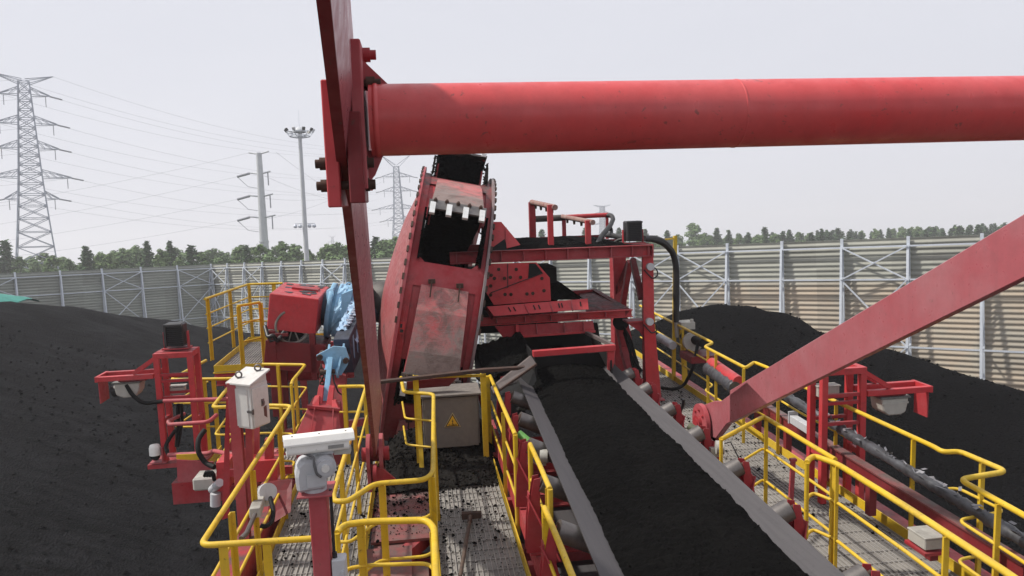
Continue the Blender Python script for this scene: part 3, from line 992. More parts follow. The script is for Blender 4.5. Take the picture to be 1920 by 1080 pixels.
# ---------------------------------------------------------------- yellow handrails
def guard(label, path, posts=(), mids=(.67, .34), group='yellow handrails on the machine', zb=ZD, r=.0245, fil=.09, post_to=None, flat=.065, ends=None, loop=False):
    """path: boom points of the handrail"""
    path = [V(p) for p in path]
    t = thing('guard_rail', label, 'handrail', (path[0].x, path[0].y, zb), group)
    part(t, 'top_rail', MB().tube(path, r, 10, fil), yellow)
    for k in mids:
        q = [V((p.x, p.y, zb + (p.z - zb) * k)) for p in path]
        part(t, 'mid_rail', MB().tube(q, r * .62, 8, fil), yellow)
    if loop:
        for e in ((path[0],) if loop == 1 else (path[-1],) if loop == 2 else (path[0], path[-1])):
            part(t, 'end_rail', MB().tube([e, V((e.x, e.y, zb + (e.z - zb) * .34))], r * .8, 8), yellow)
    for p in posts:
        p = V(p)
        lo = zb - .08 if post_to is None else post_to
        d = None
        best = 1e9
        for a, b in zip(path, path[1:]):
            s, _ = seg_dist(V((p.x, p.y)), V((a.x, a.y)), V((b.x, b.y)))
            if s < best and (b - a).xy.length > .02:
                best, d = s, V((b.x - a.x, b.y - a.y, 0)).normalized()
        s_ = d.cross(V((0, 0, 1)))
        b0, b1 = V((p.x, p.y, lo)), V((p.x, p.y, p.z - r * .5))
        m = MB().beam(b0, b1, flat, .010, s_)
        m.beam(b0 + d * (flat * .5 - .005) + s_ * .021, b1 + d * (flat * .5 - .005) + s_ * .021, .010, .034, s_)
        part(t, 'post', m, yellow)
    return t


P = lambda pts, z=ZR: [at(a, b, Z=z) for a, b in pts]
# right outer run
guard('long outer handrail with jogs along the right walkway', P([(1200, 573), (1227, 587), (1337, 643), (1321, 650), (1398, 690), (1414, 679), (1441, 690), (1500, 722), (1752, 838), (1768, 848), (1799, 846), (1888, 884), (1799, 899), (1925, 969), (2080, 1060)]),
      P([(1227, 587), (1281, 614), (1328, 652), (1343, 662), (1395, 689), (1460, 703), (1568, 753), (1713, 820), (1842, 864), (1872, 940), (1990, 1008)]))
# right inner runs
guard('short inner handrail in front of the right stay foot', P([(1352, 824), (1432, 781), (1566, 862)]), P([(1437, 783), (1561, 858)]), loop=1)
guard('rounded inner handrail nearest the eye on the right walkway', P([(1513, 868), (1516, 861), (1527, 855), (1570, 870), (1700, 951), (1895, 1079), (1990, 1150)]), P([(1567, 869), (1774, 1000)]), loop=1, r=.027)
# left walkway
guard('outer handrail of the left walkway bending across its near end', P([(600, 1009), (376, 1023), (546, 761), (501, 760), (398, 764), (426, 729)]), P([(418, 1021), (470, 882), (521, 802), (430, 960), (500, 1016)]))
guard('handrail round the outrigger under the left scanner frame', P([(438, 710), (320, 712), (386, 676)]), P([(382, 711), (400, 711), (360, 688)]))
guard('looped handrail right of the white control cabinet', P([(492, 683), (573, 684), (549, 713), (546, 722)]), P([(521, 684), (556, 706)]), loop=2)
guard('inner handrail of the left walkway turning round the open pit', P([(634, 725), (687, 724), (625, 926), (627, 940), (652, 940), (703, 907), (797, 900), (812, 886), (813, 739), (757, 735), (752, 708)]),
      P([(645, 725), (686, 730), (667, 790), (642, 868), (716, 906), (806, 894), (811, 800), (784, 737)]))
guard('near cross handrail in front of the open pit', P([(632, 1000), (645, 984), (690, 978), (800, 975), (814, 990), (818, 1090), (822, 1160)]), P([(676, 980), (812, 990)]), loop=1, r=.027)
# belt side of the middle walkway
def bent(label, pts, leg0, leg1, post):
    a = P(pts)
    path = a
    t = guard(label, path, P(post), mids=(.66, .33), fil=.1)
    for q, l in ((a[0], leg0), (a[-1], leg1)):
        if l:
            part(t, 'end_leg', MB().tube([q, V((q.x, q.y + .05, ZD - .05))], .026, 8), yellow)
bent('farthest slanted handrail between middle walkway and belt', [(919, 705), (943, 762), (966, 815)], 0, 1, [(945, 770)])
bent('middle slanted handrail between middle walkway and belt', [(994, 833), (1012, 872), (1031, 917)], 1, 1, [(1029, 910)])
bent('nearest slanted handrail between middle walkway and belt', [(1021, 952), (1048, 1017), (1074, 1082), (1105, 1160)], 1, 0, [(1026, 965)])
# raised drive platform
guard('tall handrail round the raised drive platform', P([(384, 561), (465, 533), (530, 531)], -1.68), P([(387, 560), (429, 545), (465, 534), (513, 531)], -1.68), mids=(.74, .5, .25), zb=-2.8, flat=.09)
guard('gate rail at the entry of the raised drive platform', P([(445, 574), (487, 567)], -1.68), P([(446, 574), (487, 567)], -1.68), mids=(.73, .43), zb=-2.8, post_to=-2.9)


# ---------------------------------------------------------------- belt, coal, idlers
bl = [at(980, 730, Z=-2.6), at(1125, 1080, Z=-2.6)]
br = [at(1200, 727, Z=-2.6), at(1560, 1057, Z=-2.6)]
def edge(e, y):
    t = (y - e[0].y) / (e[1].y - e[0].y)
    return e[0].x + (e[1].x - e[0].x) * t
Y0, Y1 = 2.6, 12.4
def trough(u, y):
    """u 0..1 across the belt -> point"""
    a, b = edge(bl, y), edge(br, y)
    w = b - a
    s, dz = w * .29, .215
    if u < .3:
        k = u / .3
        return V((a + s * k, y, -2.6 - dz * k))
    if u > .7:
        k = (1 - u) / .3
        return V((b - s * k, y, -2.6 - dz * k))
    return V((a + s + (w - 2 * s) * (u - .3) / .4, y, -2.6 - dz))
cv = thing('conveyor_belt', 'wide troughed rubber conveyor belt carrying coal along the boom', 'conveyor belt', (2.05, 7, -2.85))
m = MB().grid(lambda u, v: trough(u, Y0 + (Y1 - Y0) * v), 30, 60)
m.grid(lambda u, v: trough(u, Y0 + (Y1 - Y0) * v) - V((0, 0, .018)), 30, 60)
for e in (0, 1):
    m.grid(lambda u, v: trough(e, Y0 + (Y1 - Y0) * v) - V((0, 0, .018 * u)), 1, 60)
part(cv, 'belt', m, beltm)
part(cv, 'return_belt', MB().box((2.05, 7.2, -4.1), (1.7, 9.4, .02)), beltm)
def loadz(u, v):
    y = Y0 + (12.9 - Y0) * v
    wob = .012 * noise.noise(V((y * .9, 0, 1))) + .007 * noise.noise(V((y * 6, 0, 4)))
    wob2 = .016 * noise.noise(V((y * .9, 9, 1))) + .009 * noise.noise(V((y * 6, 9, 4)))
    a, b = trough(.125 + wob, y), trough(.895 + wob2, y)
    p = a.lerp(b, u)
    p.z = a.z + (b.z - a.z) * u + .10 * math.sin(math.pi * u) ** .8 - (.02 if u in (0., 1.) else 0)
    p.z += .03 * noise.fractal(V((p.x * 3.2, y * 1.6, 2)), 1, 2, 3) * math.sin(math.pi * u) ** .5
    p.z += .016 * noise.fractal(V((p.x * 14, y * 14, 5)), 1, 2, 4)
    return p
lm = MB().grid(loadz, 110, 620)
for k in range(1500):
    u, v = random.uniform(.01, .99), random.random()
    q = loadz(u, v)
    lm.lump(q, random.choice((.006, .008, .009, .012)), .8)
solo('coal_load', lm, coalbelt, kind='stuff')

def idler(y, k):
    a, b = edge(bl, y), edge(br, y)
    lab = ['nearest', 'second nearest', 'third nearest', 'middle', 'third farthest', 'second farthest', 'farthest'][k]
    t = thing('idler_station', f'{lab} red trough idler stand with grey rollers under the belt', 'conveyor idler', ((a + b) / 2, y, -3.3), 'idler stations under the belt')
    c = (a + b) / 2
    part(t, 'base_frame', MB().angle((a - .3, y, -3.31), (b + .3, y, -3.31), .09, .01), red)
    for s, e in ((-1, a), (1, b)):
        r0, r1 = V((e - s * .42, y, -2.915)), V((e + s * .175, y, -2.638))
        d = (r1 - r0).normalized()
        rl = MB().cyl(r0, r1, .088, n=20)
        ro = part(t, 'roller', rl, steel)
        part(t, 'hub', MB().cyl(r1, r1 + d * .012, .06, n=16).cyl(r1, r1 + d * .05, .02, n=8), rustm, parent=ro)
        top = r1 + d * .045
        bk = MB()
        for dy in (-.05, .05):
            bk.prism([V((top.x - s * .03, y + dy, top.z + .04)), V((top.x + s * .03, y + dy, top.z + .03)), V((top.x + s * .10, y + dy, -2.95)), V((top.x + s * .12, y + dy, -3.3)), V((top.x - s * .12, y + dy, -3.3)), V((top.x - s * .02, y + dy, -2.9))], (0, .010, 0))
        bk.box((top.x + s * .075, y + .005, -2.98), (.012, .10, .50))
        part(t, 'bracket', bk, red)
        part(t, 'bracket_brace', MB().beam((top.x + s * .1, y - .02, -2.75), (top.x - s * .15, y - .3, -3.28), .045, .012, (1, 0, 0)), red)
    part(t, 'roller', MB().cyl((c - .36, y + .06, -2.93), (c + .36, y + .06, -2.93), .085, n=16), steel)
for k, y in enumerate((4.50, 5.62, 6.65, 7.72, 8.72, 9.75, 10.65)):
    idler(y, k)

def pullswitch(px, py, Y, cap, lab):
    p = at(px, py, Y=Y)
    t = thing('pull_cord_switch', lab, 'switch', p - V((0, 0, .12)))
    part(t, 'body', MB().cyl(p - V((.02, .05, 0)), p + V((.06, -.07, .0)), .075, n=16).box(p + V((0, .04, -.08)), (.1, .08, .1)), beigecase)
    part(t, 'cap', MB().cyl(p + V((-.06, .12, .06)), p + V((-.2, .28, .16)), .042, n=12), cap)
    part(t, 'cord_wire', MB().tube([p, p + V((.15, -.05, .05)), p + V((.22, -.1, -.12)), p + V((.15, -.2, -.3))], .008, 6), black)
pullswitch(1342, 836, 7.6, plain('olive_cap', (.14, .15, .09)), 'grey pull cord switch with an olive cap beside the right stay foot')
pullswitch(1015, 852, 7.7, greentape, 'pull cord switch with a bright green cap left of the belt')


# ---------------------------------------------------------------- stays, strut tube
XR = 3.58
hiA, hiB = at(1365, 735, X=XR), at(1920, 399, X=XR)
loA, loB = at(1430, 761, X=XR), at(1920, 522, X=XR)
bU = (hiB.z - hiA.z) / (hiB.y - hiA.y); aU = hiA.z - bU * hiA.y
bL = (loB.z - loA.z) / (loB.y - loA.y); aL = loA.z - bL * loA.y
slope_ = (bU + bL) / 2
def stayplate(x, yn, yf, aU, aL, th, dx=0, xf=None):
    """flat bar in the plane x, running down the slope from yn to yf"""
    xf = x if xf is None else xf
    b = slope_
    return MB().prism([V((x, yn, aU + b * yn)), V((xf, yf, aU + b * yf)), V((xf, yf, aL + b * yf)), V((x, yn, aL + b * yn))], (th, 0, 0))
aU = (hiA.z + hiB.z) / 2 - slope_ * (hiA.y + hiB.y) / 2
aL = (loA.z + loB.z) / 2 - slope_ * (loA.y + loB.y) / 2
sr = thing('stay_bar', 'broad flat red stay bar rising from the right of the belt', 'stay', at(1320, 800, X=XR))
j0, j1, j2, j3 = at(1372, 733, X=XR), at(1350, 742, X=XR), at(1340, 822, X=XR), at(1398, 775, X=XR)
part(sr, 'bar', stayplate(XR, -1.5, hiA.y - .05, aU, aL, .06), redpale, bev=.006)
cR = at(1322, 792, X=XR)
part(sr, 'foot', MB().prism([at(1400, 716, X=XR), at(1352, 752, X=XR), at(1338, 752, X=XR), at(1318, 760, X=XR), at(1322, 815, X=XR), at(1342, 822, X=XR), at(1362, 795, X=XR), at(1440, 757, X=XR)], (.075, 0, 0)), redpale, bev=.006)
for x in (XR - .05, XR + .12):
    part(sr, 'cheek', MB().cyl((x - .028, cR.y, cR.z), (x + .028, cR.y, cR.z), .245, n=28).box((x, cR.y + .06, cR.z - .42), (.056, .36, .6)), redfaded, bev=.006)
m = MB().cyl((XR - .12, cR.y, cR.z), (XR + .2, cR.y, cR.z), .10, n=20).cyl((XR - .13, cR.y, cR.z), (XR - .12, cR.y, cR.z), .06, n=6)
for k in range(8):
    a = k * math.pi / 4
    m.bolt((XR - .078, cR.y + .17 * math.cos(a), cR.z + .17 * math.sin(a)), (-1, 0, 0), .014, .02)
part(sr, 'pin', m, red)

# left stay: the same slope, found from its own edges
l0 = atline(620, 0, aL, slope_); l1 = atline(706, 856, aL, slope_)
u0 = atline(657, 0, aU, slope_); u1 = atline(717, 856, aU, slope_)
sl = thing('stay_bar', 'narrow looking red stay bar seen almost edge on at left of centre', 'stay', (l1.x, l1.y, l1.z))
TH = .034
xx = lambda y: l0.x + (l1.x - l0.x) * (y - l0.y) / (l1.y - l0.y)
def leftbar(yn, yf, top, bot):
    lean = (top - bot) / .68        # the bar leans a little inwards along its upper edge
    A, Bq = V((xx(yn) + (.036 + (yn - 2.3) * .010) * lean, yn, top + slope_ * yn)), V((xx(yf) + (.036 + (yf - 2.3) * .010) * lean, yf, top + slope_ * yf))
    D, Cq = V((xx(yn), yn, bot + slope_ * yn)), V((xx(yf), yf, bot + slope_ * yf))
    return MB().prism([A, Bq, Cq, D], (-TH, 0, 0))
aUl = aL + .68
part(sl, 'bar', leftbar(-.5, l1.y, aUl, aL), redpale, bev=.004)
part(sl, 'shaded_lower_edge', leftbar(-.5, l1.y - .02, aL + .0005, aL - .012), reddark)  # shade of the bar's underside painted as a darker strip
xe = xx(l1.y)
fc = V((xe - TH / 2, l1.y + .1, l1.z + .0))
for x in (-.075, .075):
    part(sl, 'cheek', MB().cyl((fc.x + x - .022, fc.y, fc.z), (fc.x + x + .022, fc.y, fc.z), .24, n=24).box((fc.x + x, fc.y, fc.z - .2), (.044, .34, .42)), redfaded, bev=.005)
part(sl, 'pin', MB().cyl((fc.x - .16, fc.y, fc.z), (fc.x + .16, fc.y, fc.z), .085, n=16), red)
part(bs, 'stay_lug', MB().prism([at(716, 878, Y=8.6), at(742, 900, Y=8.6), at(700, 905, Y=8.6), at(696, 872, Y=8.6)], (0, .05, 0)).cyl(at(700, 885, Y=8.55), at(706, 885, Y=8.55), .1, n=14), red)

# tube between the stays, clamped to the left one
aM = (aU + aL) / 2
tl = atline(695, 226, aM, slope_)
TY, TZ = tl.y, tl.z
tr = at(1920, 203, Y=TY)
tdir = V((1, 0, (tr.z - tl.z) / (tr.x - tl.x))).normalized()
RT = 64.0 / FPX * TY
tb = thing('cross_tube', 'thick glossy red cross tube spanning the top of the picture', 'tube', tl)
x_end = XR - .02
T0, T1 = tl, tl + tdir * ((x_end - tl.x) / tdir.x)
part(tb, 'pipe', MB().cyl(T0, T1, RT, n=64), redtube)
for k_ in (.36, .71):
    part(tb, 'weld_seam', MB().lathe(T0.lerp(T1, k_), tdir, [(-.006, RT - .002), (-.003, RT + .0015), (.003, RT + .0015), (.006, RT - .002)], 64), redtube)
part(tb, 'weld_bead', MB().lathe(T0 + tdir * .012, tdir, [(0, RT), (.006, RT + .006), (.014, RT + .004), (.02, RT)], 48), redtube)
hi_, lo_ = at(684, 86, Y=TY).z, at(684, 356, Y=TY).z
fx = at(687, 226, Y=TY).x
fl = part(tb, 'flange', MB().box((fx - .02, TY + .05, (hi_ + lo_) / 2), (.04, .34, hi_ - lo_)), redfaded, bev=.004)
part(tb, 'gusset', MB().prism([V((fx, TY - .01, TZ + RT - .02)), V((fx, TY - .01, hi_ - .05)), V((fx + .03, TY - .01, hi_ - .08)), V((fx + .10, TY - .01, TZ + RT - .02))], (0, .02, 0)), redfaded)
part(tb, 'gusset', MB().prism([V((fx, TY - .01, TZ - RT + .02)), V((fx, TY - .01, lo_ + .03)), V((fx + .02, TY - .01, lo_ + .05)), V((fx + .06, TY - .01, TZ - RT + .02))], (0, .02, 0)), redfaded)
part(tb, 'rubber_pad', MB().box((fx - .052, TY + .02, at(668, 215, Y=TY).z), (.022, .2, .38)), rubber)
cx_ = at(628, 280, Y=TY).x
part(tb, 'clamp_plate', MB().box((cx_, TY + .03, at(625, 275, Y=TY).z), (.045, .30, .42)), redclean, bev=.004)
part(tb, 'clamp_plate', MB().box((fx - .035, TY - .05, at(668, 300, Y=TY).z), (.05, .2, .30)), reddark, bev=.004)
for i, (px, py, dy) in enumerate(((694, 103, .02), (703, 157, -.02), (690, 305, -.08), (693, 346, -.08))):
    q = at(px, py, Y=TY + dy)
    m = MB().cyl((q.x, q.y, q.z), (q.x - .03, q.y, q.z), .026, n=6).cyl((q.x + .02, q.y, q.z), (q.x, q.y, q.z), .017, n=12)
    m.cyl((q.x - .02, q.y, q.z), (cx_ - .06 if i > 1 else fx - .11, q.y, q.z), .015, n=12)
    if i > 1:
        m.cyl((cx_ - .045, q.y, q.z), (cx_ - .022, q.y, q.z), .024, n=6)
    part(tb, 'bolt', m, red if i == 0 else rustm)

# ================================================================ BUCKET WHEEL AND DRIVE
WC, WR, ROLL, YAW = V((.346, 14.0, -2.028)), 2.60, .205, -.026
_uu = V((math.cos(ROLL), 0, -math.sin(ROLL))); _ww = V((math.sin(ROLL), 0, math.cos(ROLL))); _vv = V((0, 1, 0))
_u2 = _uu * math.cos(YAW) + _vv * math.sin(YAW); _v2 = _vv * math.cos(YAW) - _uu * math.sin(YAW)
WM = Matrix((_u2, _v2, _ww)).transposed().to_4x4()
WM.translation = WC
def wp(u, r, al):
    """wheel axes: u to the right, al = angle up from the side that faces the boom"""
    a = R(al)
    return WM @ V((u, -r * math.cos(a), r * math.sin(a)))
wh = thing('bucket_wheel', 'big tilted red bucket wheel seen edge on with coal blackened buckets', 'bucket wheel', WC - V((0, 0, 2.9)))
def arcgrid(u0, u1, r, a0, a1, n=None, r1=None, th=0):
    n = n or max(1, int(abs(a1 - a0) / 3))
    r1 = r if r1 is None else r1
    m = MB().grid(lambda s, t: wp(u0 + (u1 - u0) * s, r + (r1 - r) * s, a0 + (a1 - a0) * t), 1, n)
    if th:
        m.grid(lambda s, t: wp(u0 + (u1 - u0) * s, r + (r1 - r) * s - th, a0 + (a1 - a0) * t), 1, n)
    return m
UL, UR = -.632, .60
for nm, u, s in (('rim_flange', UL, -1), ('rim_flange', UR, 1)):
    f = MB()
    ax = WM.to_3x3() @ V((1, 0, 0))
    prof = [(-.022, 2.28), (-.022, 2.60), (.022, 2.60), (.022, 2.28)]
    f.lathe(WM @ V((u, 0, 0)), ax, prof + prof[:1], 120, smooth=False)
    fl_ = part(wh, nm, f, redfaded if s < 0 else paint('scuffed_grey_flange', (.22, .20, .20), (.30, .12, .12), dusty=.3, rust=.3), bev=.003)
    for k in range(72):          # wedge bolts round the joint of rim and cone
        a = k * 5 + 1.5
        q0, q1 = wp(u + s * .03, 2.585, a), wp(u + s * .03, 2.585, a + 2.2)
        part(wh, 'rim_bolt', MB().beam(q0, q1, .035, .045, (q0 - WC)), rustm) if k < 50 else None
# conical side discs
axw = WM.to_3x3() @ V((1, 0, 0))
cone = MB().lathe(WM @ V((UL - .03, 0, 0)), axw, [(.0, 2.54), (-.015, 2.35), (-.03, 2.1), (-.19, 1.6), (-.25, 1.3), (-.33, .8), (-.37, .40)], 90)
part(wh, 'side_disc', cone, paint('red_paint_dirty_disc', (.28, .05, .053), (.30, .125, .12), dust=(.10, .075, .07), dusty=.9, rust=.6, fade=.85, grime=.85))
part(wh, 'side_disc', MB().lathe(WM @ V((UR + .03, 0, 0)), axw, [(0, 2.40), (.02, 2.28), (-.1, 1.75)], 90), reddark)
part(wh, 'hub', MB().lathe(WM @ V((UL - .5, 0, 0)), axw, [(-.40, .02), (-.40, .24), (-.2, .24), (-.2, .32), (.1, .40)], 40), plain('grimy_hub', (.075, .068, .062), (.035, .03, .028), .6, .2, 6))
PIT = 51.43
A0 = 41.0
ANG = [41.0 + 50.67 * k for k in range(6)] + [345.0]
for k in range(7):
    a = ANG[k]          # lip angle of this bucket; its back runs up from there
    pit = 56.0 if k == 0 else 50.67
    drum = MB()
    for u0, u1 in ((UL, -.50), (.48, UR)):
        d_ = arcgrid(u0, u1, 2.50, a - pit, a, 18, th=.04)
        drum.add(d_.v, d_.f, True)
    w_ = arcgrid(-.50, .48, 2.50, a - 16.5 - 9, a - 16.5, 4, th=.05)
    drum.add(w_.v, w_.f, True)
    w_ = arcgrid(-.50, .48, 2.47, a + 3.2, a + (31 if k != 5 else 25), 8, th=.05)
    drum.add(w_.v, w_.f, True)
    # rounded cheeks at the corners of the mouth
    for u0 in (-.50, .36):
        drum.add([wp(u0, 2.505, a - 16.5), wp(u0 + .12, 2.505, a - 16.5), wp(u0 + (.0 if u0 < 0 else .12), 2.505, a - 13.9)], [(0, 1, 2)])
    part(wh, 'drum_shell', drum, reddust if k else red)
    b_ = MB()
    prof = [(2.52, a + 31 - 6 * (k == 5)), (2.63, a + 22), (2.80, a + 9), (2.93, a + .6)]
    hw = [.37, .385, .40, .425]
    vs = []
    for (r, al), h in zip(prof, hw):
        vs += [wp(-h, r, al), wp(h, r, al)]
    for (r, al), h in zip(prof, hw):
        vs += [wp(-h, r - .03, al), wp(h, r - .03, al)]
    fs = []
    for i in range(3):
        fs += [(2 * i, 2 * i + 1, 2 * i + 3, 2 * i + 2), (8 + 2 * i, 8 + 2 * i + 2, 8 + 2 * i + 3, 8 + 2 * i + 1)]
        fs += [(2 * i, 2 * i + 2, 8 + 2 * i + 2, 8 + 2 * i), (2 * i + 1, 8 + 2 * i + 1, 8 + 2 * i + 3, 2 * i + 3)]
    b_.add(vs, fs)
    bo = part(wh, 'bucket', b_, scoured)
    sd = MB()
    for s in (-1, 1):        # bucket side walls down to the drum
        q = [wp(s * h, r - .005, al) for (r, al), h in zip(prof, hw)]
        q += [wp(s * .43, 2.42, a + .6), wp(s * .40, 2.42, a + 30 - 6 * (k == 5))]
        sd.prism(q, (WM.to_3x3() @ V((-s * .03, 0, 0))))
    part(wh, 'bucket_side', sd, red, parent=bo)
    lip = MB()
    L0, L1 = wp(-.455, 2.955, a), wp(.455, 2.955, a)
    tl_ = (wp(0, 2.96, a - 2.4) - wp(0, 2.955, a)) 
    n_ = (WM.to_3x3() @ V((0, -math.cos(R(a)), math.sin(R(a))))).normalized()
    up_ = (wp(0, 2.90, a + 2.6) - wp(0, 2.955, a))
    lip.prism([L0 + up_, L1 + up_, L1 + tl_ * .8, L0 + tl_ * .8], n_ * .035)
    part(wh, 'cutting_lip', lip, steel, parent=bo)
    for j in range(5):
        q = wp(-.36 + .18 * j, 2.945, a + 2.0)
        part(wh, 'lip_bolt', MB().bolt(q, n_, .022, .05), rustm, parent=bo)
    for j in range(4):
        u = -.39 + .26 * j
        t0, t1 = wp(u, 2.985, a + .3), wp(u, 2.995, a - 4.0)
        part(wh, 'tooth', MB().beam(t0, t1, .085, .05, n_), toothm if k in (0, 6, 1) else steel, parent=bo)
    # the cheeks of the mouth stand out from the rim, ragged with caked coal
    rnd = random.Random(k)
    for u0, s in ((-.47, 1), (.47, -1)):
        ck = MB()
        o0 = [wp(u0, 2.86 - .30 * i / 9 + rnd.uniform(-.015, .02), a - 16 * i / 9) for i in range(10)]
        i0 = [wp(u0, 1.75, a - 16 * i / 9) for i in range(10)]
        nn = WM.to_3x3() @ V((s * -.035, 0, 0))
        ck.add(o0 + i0, [(i, i + 1, i + 11, i + 10) for i in range(9)])
        ck.add([p + nn for p in o0 + i0], [(i, i + 10, i + 11, i + 1) for i in range(9)])
        ck.add(o0 + [p + nn for p in o0], [(i, i + 10, i + 11, i + 1) for i in range(9)])
        for i in range(46):
            z_ = rnd.random()
            ck.lump(wp(u0 + rnd.uniform(-.03, .05) * s, 2.86 - .30 * z_ + rnd.uniform(-.09, .015), a - 16 * z_), rnd.uniform(.012, .032))
        part(wh, 'mouth_cheek', ck, coaldust if k else coalwet, parent=bo)
    pk = MB()                     # pocket behind the mouth, caked black
    pk.add([wp(-.48, 1.75, a - 20), wp(.30, 1.75, a - 20), wp(.30, 1.75, a + 4), wp(-.48, 1.75, a + 4)], [(0, 1, 2, 3)])
    pk.add([wp(-.48, 2.46, a - 16.5), wp(.46, 2.46, a - 16.5), wp(.30, 1.75, a - 20), wp(-.48, 1.75, a - 20)], [(0, 1, 2, 3)])
    pk.add([wp(-.45, 2.9, a + .2), wp(.45, 2.9, a + .2), wp(.30, 1.75, a + 4), wp(-.48, 1.75, a + 4)], [(0, 1, 2, 3)])
    pk.add([wp(-.49, 2.46, a - 17), wp(-.49, 1.75, a - 20), wp(-.49, 1.75, a + 4), wp(-.49, 2.8, a + 1)], [(0, 1, 2, 3)])
    part(wh, 'bucket_pocket', pk, coalwet, parent=bo)
    if k not in (1, 2):
        for u in (-.22, .22):
            q0, q1 = wp(u, 2.55, a + PIT - 16.5 - 8.5 - PIT + 1.5), wp(u + .01, 2.57, a - 29.5)
            part(wh, 'latch', MB().beam(q0 + n_ * .02, q1 + n_ * .03, .02, .02, n_).box(q0, (.11, .05, .07)), rustm)
# small stencilled plate on the drum
q = wp(-.56, 2.53, -.5)
part(wh, 'stencil_plate', MB().beam(wp(-.575, 2.525, 2.0), wp(-.575, 2.525, -2.4), .11, .008, (WM.to_3x3() @ V((0, -1, 0)))), redclean)
part(wh, 'stencil_mark', MB().beam(wp(-.575, 2.533, 1.2), wp(-.575, 2.533, -.2), .03, .006, (WM.to_3x3() @ V((0, -1, 0)))).beam(wp(-.555, 2.533, -.7), wp(-.555, 2.533, -1.8), .05, .006, (WM.to_3x3() @ V((0, -1, 0)))), black)

# drive: red cover, blue gearbox, torque arm
dr = thing('wheel_drive', 'bucket wheel drive with red cover, light blue gearbox and torque arm', 'drive', (-1.9, 13.6, -3.6))
c = [at(505.5, 550, Y=13.0), at(597.6, 561, Y=13.0), at(591.6, 627, Y=13.0), at(500, 616.5, Y=13.0)]
back = [at(533, 529, Y=14.25), at(617, 537.6, Y=14.25)]
dn = c[3] - c[0]
c2 = [back[0], back[1], back[1] + (c[2] - c[1]), back[0] + dn]
cov = MB().add(c + c2, [(0, 1, 2, 3)[::-1], (4, 5, 6, 7), (0, 4, 5, 1)[::-1], (1, 5, 6, 2)[::-1], (0, 3, 7, 4)[::-1]])
cover = part(dr, 'cover', cov, redclean, bev=.012)
top = lambda a, b: c[0].lerp(c[1], a).lerp(back[0].lerp(back[1], a), b)
up1 = (c[1] - c[0]).cross(back[0] - c[0]).normalized()
if up1.z < 0: up1 = -up1
lid = MB().prism([top(.30, .52), top(.86, .52), top(.86, .70), top(.30, .70)], up1 * .03)
part(dr, 'lid_strip', lid, red, parent=cover)
tar = MB()
rnd = random.Random(3)
for k in range(26):
    a, b = rnd.uniform(.12, .92), rnd.uniform(.2, .95)
    if .48 < b < .72 and .28 < a < .9: continue
    tar.prism([top(a + rnd.uniform(.02, .14) * ca, b + rnd.uniform(.03, .08) * cb) + up1 * .003 for ca, cb in ((-1, 0), (-.4, -1), (.5, -1), (1, .1), (.4, 1), (-.5, .8))], up1 * .004)
part(dr, 'tar_patch', tar, black, parent=cover, kind='stuff')
axd = axw
gc = at(652, 586, Y=13.75)
gl = MB().lathe(gc, axd, [(-.34, .02), (-.34, .50), (-.26, .50), (-.26, .44), (-.02, .44), (-.02, .54), (.06, .54), (.06, .47), (.30, .44), (.36, .36), (.36, .02)], 44)
gb = part(dr, 'gearbox', gl, blue, bev=.004)
for k in range(16):
    a = k * math.pi / 8
    q = gc + WM.to_3x3() @ V((-.02, math.cos(a) * .50, math.sin(a) * .50))
    part(dr, 'gearbox_bolt', MB().bolt(q, -axd, .016, .03), bluedark, parent=gb)
part(dr, 'gearbox_rib', MB().prism([at(612, 545, Y=13.5), at(625, 540, Y=13.4), at(628, 600, Y=13.3), at(614, 606, Y=13.4)], (.01, .3, 0)).prism([at(640, 552, Y=13.25), at(662, 543, Y=13.25), at(650, 600, Y=13.2), at(640, 606, Y=13.2)], (.01, .3, 0)), blue, parent=gb)
def crumple(u, v):
    a = R(-60 + 250 * v)
    r = .50 + .05 * noise.fractal(V((u * 4, v * 9, 2)), 1, 2, 3) + .03 * abs(noise.noise(V((u * 11, v * 16, 5)))) + .03 * (u > .45)
    q = WM.to_3x3() @ V((-.20 + .54 * u, -math.cos(a) * r, math.sin(a) * r))
    return gc + q
part(dr, 'crumpled_wrap', MB().grid(crumple, 16, 44, smooth=False), plain('pale_blue_sheet', (.30, .50, .66), (.20, .38, .56), .55, 0, 5, .3, 20), parent=gb)
def drape(u, v):
    p = tA0.lerp(tA1, .02 + .80 * v) + uA * (.325 - .22 * max(0, u - .4) ** 1.3 * 2.2) + sA * (-.14 + .31 * u)
    return p + V((0, 0, 0)) + uA * (.035 * noise.fractal(V((u * 5, v * 12, 8)), 1, 2, 3)) + sA * (.03 * noise.noise(V((u * 4, v * 14, 3))))
part(dr, 'lifting_eye', MB().tube([gc + V((.05 + .05 * math.cos(k * .524), -.02, .50 + .05 * math.sin(k * .524))) for k in range(13)], .012, 6), blue, parent=gb)
part(dr, 'output_shaft', MB().cyl(gc + axd * .3, WC + axd * -.95, .20, n=28), bluedark)
part(dr, 'motor', MB().cyl(gc - axd * .3, gc - axd * 1.15, .30, n=28), bluedark)
bw = gc - axd * .98 + V((0, -.62, -.30))
m = MB().lathe(at(549, 612, Y=13.05), V((.12, -1, .05)), [(0, .30), (.05, .30), (.05, .26), (0, .26), (0, .30)], 40)
for k in range(10):
    a = k * math.pi / 5
    q = at(549, 612, Y=13.03)
    m.beam(q, q + V((math.cos(a) * .27, 0, math.sin(a) * .27)), .02, .02)
part(dr, 'brake_wheel', m, boxgrey)
part(dr, 'brake_drum', MB().cyl(at(549, 612, Y=13.1), at(549, 612, Y=13.35), .24, n=28), rubber)
